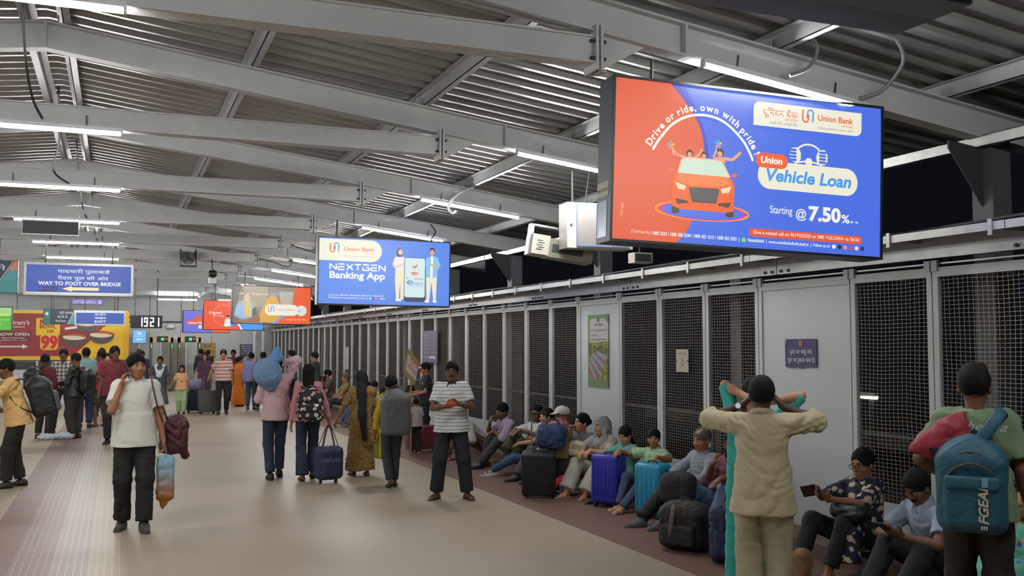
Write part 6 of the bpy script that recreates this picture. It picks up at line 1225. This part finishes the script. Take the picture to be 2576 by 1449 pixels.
# ---- things fixed to the fence
def fence_plate(name, label, cat, y, z0, w, h, m, dx=.045):
    """plate on the fence, read from the hall (facing -x); local x runs towards the camera"""
    r = tag(empty(name, (XF - dx, y, z0), (0, 0, R(-90))), label, cat); MB().box((0, 0, 0), (w, .006, h)).obj('sheet', m, r); return r
M_vi = mat('violet notice', '#3a3163', rough=.6, var=.1)
r = fence_plate('notice', 'violet Hindi and Marathi notice on the wide grey panel', 'notice', 7.80, 1.635, .46, .265, M_vi, .02)
text('पुला वर थांबू नये.', .07, .40, .125, .036, M_wt, r, -.003, bold=.008); text('पुल पर रुकना मना है।', .04, .44, .045, .038, M_wt, r, -.003, bold=.008); poly('emblem', circ(.235, .225, .028), mat('emblem red', '#b0503c', rough=.6), r, -.003); fan('emblem', band(arc(.235, .225, .028, 0, 360, 20), .005), mat('emblem gold', '#c49a62'), r, -.0035)
poly('torn_corner', [(0, .265), (.05, .265), (0, .18)], mat('grey back', '#77787c'), r, -.004); poly('torn_corner', [(0, .0), (.08, -.012), (.2, -.006), (.25, -.018), (.3, 0)], M_vi, r, -.001)
r = fence_plate('poster', 'tall green railway poster with trains on the far grey panel', 'poster', 12.08, 1.27, .60, .98, mat('poster pale', '#a9a4a2', rough=.5), .02)
Mg1, Mg2 = mat('poster green', '#4d7a3a', rough=.5, var=.3), mat('poster dark green', '#3c4a2a', rough=.5, var=.4)
poly('green_top', [(0, .98), (.60, .98), (.60, .86), (.5, .93), (.12, .93), (.04, .90), (.03, .1), (0, .1)], Mg1, r, -.003); poly('meadow', [(.03, .60), (.60, .62), (.60, .06), (.03, .06)], mat('poster meadow', '#5a5a2c', c2='#8d8a3a', pat='blotch', sc=9, duty=.5, var=.4, vsc=12), r, -.003); poly('green_foot', [(0, 0), (.60, 0), (.60, .07), (.3, .08), (.1, .12), (0, .18)], Mg1, r, -.004)
for k, (a, b) in enumerate((((.08, .40), (.40, .16)), ((.16, .44), (.48, .27)), ((.28, .47), (.56, .38)), ((.04, .33), (.26, .10)))): fan('train', band([a, b], .055 if k < 3 else .06), mat('train roof', '#7384a8' if k < 3 else '#c9c0b8', rough=.5), r, -.0045); fan('train', band([(a[0] - .015, a[1] - .055), (b[0] - .015, b[1] - .055)], .05), mat('train side', '#8a4a2a', rough=.5, var=.3), r, -.0042)
poly('emblem', circ(.31, .91, .025, 12, .035), M_nv, r, -.005); text('हमारा संकल्प', .2, .44, .83, .03, mat('ink', '#4a4a50'), r, -.005)
for k, (z, x1) in enumerate(((.765, .56), (.70, .3), (.64, .54))): text('रेल यात्रा सूचना पाठ', .09, x1, z - .005, .018, mat('ink', '#4a4a50'), r, -.005)
r = fence_plate('warning_notice', 'small pale danger notice with a skull wired to the mesh', 'notice', 9.78, 1.53, .26, .26, mat('notice paper', '#a79f90', rough=.7), .03)
text('DANGER', .06, .21, .20, .026, mat('notice ink', '#7d7468'), r, -.003); poly('skull', circ(.135, .135, .022, 14, .03), mat('skull tan', '#a08058'), r, -.003); fan('bones', band([(.09, .06), (.18, .105)], .008) + band([(.18, .06), (.09, .105)], .008), mat('notice ink', '#7d7468'), r, -.003)
for x in (.0, .245): poly('tie', circ(x + .008, .13, .016, 10), M_black, r, -.004)
r = fence_plate('timetable', 'violet timetable board with a white arrow on the fence', 'sign', 19.75, 1.47, .98, .66, mat('timetable violet', '#4b4666', rough=.5), .06)
for k in range(6): text('बदलापूर   कर्जत', .08, .86, .56 - .075 * k, .035, mat('timetable ink', '#a79a9c'), r, -.003)
poly('arrow', [(.42, .09), (.42, .13), (.74, .13), (.74, .155), (.86, .11), (.74, .065), (.74, .09)], M_wt, r, -.004); text('OUT', .06, .34, .09, .04, M_wt, r, -.004)
fence_plate('notice', 'narrow pale paper notice on a far fence post', 'notice', 27.4, 1.15, .5, .62, mat('paper grey', '#a8a3a4', rough=.7), .05)
# ---- placard
r = tag(empty('placard', (4.53, 15.6, 0), (0, 0, 0)), 'tilted cardboard placard reading WORK IN PROGRESS leaning on a stick', 'placard')
M_cb = mat('cardboard', '#8d7a4c', rough=.9); pts = [(-.06, 1.79), (.14, 1.55), (.06, 1.16), (-.14, 1.38)]
MB().prism(pts, 0, .008).obj('board', M_cb, r); poly('paper', [(-.055, 1.69), (.105, 1.47), (.075, 1.25), (-.10, 1.43)], mat('placard paper', '#b5aaa4'), r, -.004)
Mri = mat('placard ink', '#a8564e')
text('WORK IN', -.045, .155, 1.60, .06, Mri, r, -.007, bold=.02, rot=R(-54)); text('PROGRESS', -.075, .145, 1.50, .06, Mri, r, -.007, bold=.02, rot=R(-54)); MB().bar((.0, .02, 0), (.0, .02, 1.5), .022).obj('stick', M_cb, r)
# ---- equipment under the roof
r = tag(empty('speaker_box', (-1.30, 15.72, 3.46)), 'dark box with a steel top strip under the fourth centre tube', 'speaker'); MB().box((0, 0, 0), (.74, .14, .19)).obj('box', M_dark, r); MB().box((-.015, -.01, .19), (.755, .15, .215)).obj('top_strip', M_galv, r); MB().box((-.02, -.012, -.01), (.76, 0, .0)).obj('bottom_strip', M_galv, r)
for x in (-.012, .74): MB().box((x, .05, .1), (x + .012, .09, .32)).obj('bracket', M_galv, r)
r = tag(empty('wall_fan', (1.42, 22.3, 3.55)), 'boxed pedestal fan hung on two straps from a collar beam', 'fan'); MB().box((-.17, 0, 0), (.17, .2, .02)).box((-.17, 0, 0), (-.15, .2, .36)).box((.15, 0, 0), (.17, .2, .36)).obj('cage', M_dark, r)
mb = MB().cyl((0, .1, .19), (0, .16, .19), .14, n=20); mb.obj('motor_plate', mat('fan plate', '#7d7a70'), r); MB().cyl((0, .04, .19), (0, .1, .19), .035, n=12).bar((0, .08, .19), (.10, .08, .12), .02, .05).bar((0, .08, .19), (-.03, .08, .30), .02, .05).bar((0, .08, .19), (-.08, .08, .10), .02, .05).obj('blades', M_dark, r)
for s in (-.16, .16): MB().box((s - .01, .08, .36), (s + .01, .29, .375)).box((s - .01, .27, .2), (s + .01, .29, .40)).obj('strap', M_rod, r)
r = tag(empty('dome_camera', (1.93, 22.3, 3.40)), 'black dome camera on a drop pole beside the boxed fan', 'camera'); MB().lathe([(.02, -.09), (.08, -.06), (.10, 0), (.09, .05), (.05, .08)], 16).obj('dome', M_black, r, smooth=True); MB().cyl((0, 0, .08), (0, .3, .34), .012, n=8).obj('pole', M_rod, r); MB().box((-.08, -.05, -.22), (.08, .05, -.10)).obj('bracket', M_lamp, r); MB().box((-.12, -.02, -.23), (.12, .02, -.22)).obj('base_bar', M_dark, r)
r = tag(empty('junction_box', (4.52, 9.55, 2.90), (0, 0, R(-4))), 'white steel cabinet with a blue edged door beside the big lightbox', 'cabinet'); Mc = mat('cabinet cream', '#c0bcb0', rough=.5)
MB().box((0, 0, 0), (.78, .25, .50)).obj('box', Mc, r); MB().box((.11, -.012, .02), (.74, 0, .48)).obj('door', mat('cabinet film', '#84807e', rough=.35), r); fan('door_edge', band([(.115, .025), (.115, .475), (.735, .475)], .012) + band([(.115, .025), (.735, .025)], .012), mat('film blue', '#5a7fc0'), r, -.014); MB().cyl((.05, -.01, .25), (.05, 0, .25), .016, n=14).obj('lock', M_bolt, r)
for x in (.1, .6): MB().cyl((x, .1, .50), (x, .1, .86), .012, n=8).obj('hanger', M_rod, r)
r = tag(empty('indicator_box', (4.22, 9.85, 2.86), (0, R(8), R(-8))), 'beige vented indicator box on a hanging bracket beside the cabinet', 'indicator'); MB().box((0, 0, 0), (.20, .30, .22)).obj('box', Mc, r); MB().box((.20, .02, -.01), (.72, .28, .20)).obj('display', mat('indicator side', '#8f8d80', rough=.6), r); MB().box((.24, .012, .05), (.60, .02, .14)).obj('window', M_dark, r)
for k in range(5): MB().box((.05 + .02 * (k % 2), -.004, .05 + .025 * k), (.12 + .02 * (k % 2), 0, .058 + .025 * k)).obj('vent', M_dark, r)
MB().box((-.02, .08, -.01), (.02, .2, .34)).box((-.02, .08, .32), (.7, .2, .34)).obj('bracket', M_galv, r); MB().cyl((.58, .12, .34), (.58, .12, 1.26), .01, n=8).obj('hanger', M_rod, r)
r = tag(empty('camera_housing', (5.10, 9.1, 2.72)), 'small white box camera below the cabinet', 'camera'); MB().box((0, 0, 0), (.22, .14, .11)).obj('box', Mc, r); MB().box((.01, -.004, .015), (.2, 0, .095)).obj('window', M_dark, r); MB().cyl((.1, .07, .11), (.1, .07, 1.2), .008, n=8).obj('hanger', M_rod, r)
# ---- night outside the fence
out = MB().box((XF + .6, -6, -5.2), (60, 60, -5.0)).obj('ground_outside', mat('night ground', '#2a2a2c', rough=.9)); out['kind'] = 'structure'
def lampout(label, x, y, z, L, pole=True):
    r = tag(empty('platform_lamp', (x, y, z)), label, 'lamp', 'lamps outside'); MB().box((-.04, -L / 2, 0), (.04, L / 2, .05)).obj('housing', M_lamp, r); MB().cyl((0, -L / 2, -.02), (0, L / 2, -.02), .03, n=8).obj('tube', glow('outside tube', '#eef5c8', 6.0), r)
    MB().cyl((.06, 0, -5 - z), (.06, 0, .2), .05, n=8).obj('pole', M_dark, r); return r
lampout('greenish tube lamp outside, seen low through the mesh right of the wide panel', 11.5, 12.72, 1.0, .36)
for k in range(5): lampout('%s far lamp of the row outside, seen at the top of the mesh' % ordn[k], 24.0, 24.6 - .42 * k, 5.2 + .05 * (k % 2), .16)
sh_ = tag(empty('platform_shed', (13, 14, -5)), 'dim platform building outside behind the mesh', 'building')
for k in range(7): MB().box((0, k * 2.2 - 8, 0), (.25, k * 2.2 - 7.75, 5.0)).obj('post', mat('shed post', '#5c5f5a', rough=.7), sh_)
MB().box((-.4, -9, 5.0), (5, 8, 5.25)).obj('roof', mat('shed roof', '#3c3f3e', rough=.8), sh_); MB().box((2.5, -9, 0), (2.7, 8, 5)).obj('wall', mat('shed wall', '#4a4a44', rough=.8), sh_); MB().box((-.1, -9, 3.6), (.0, 8, 3.75)).obj('girt', mat('shed post', '#5c5f5a'), sh_)
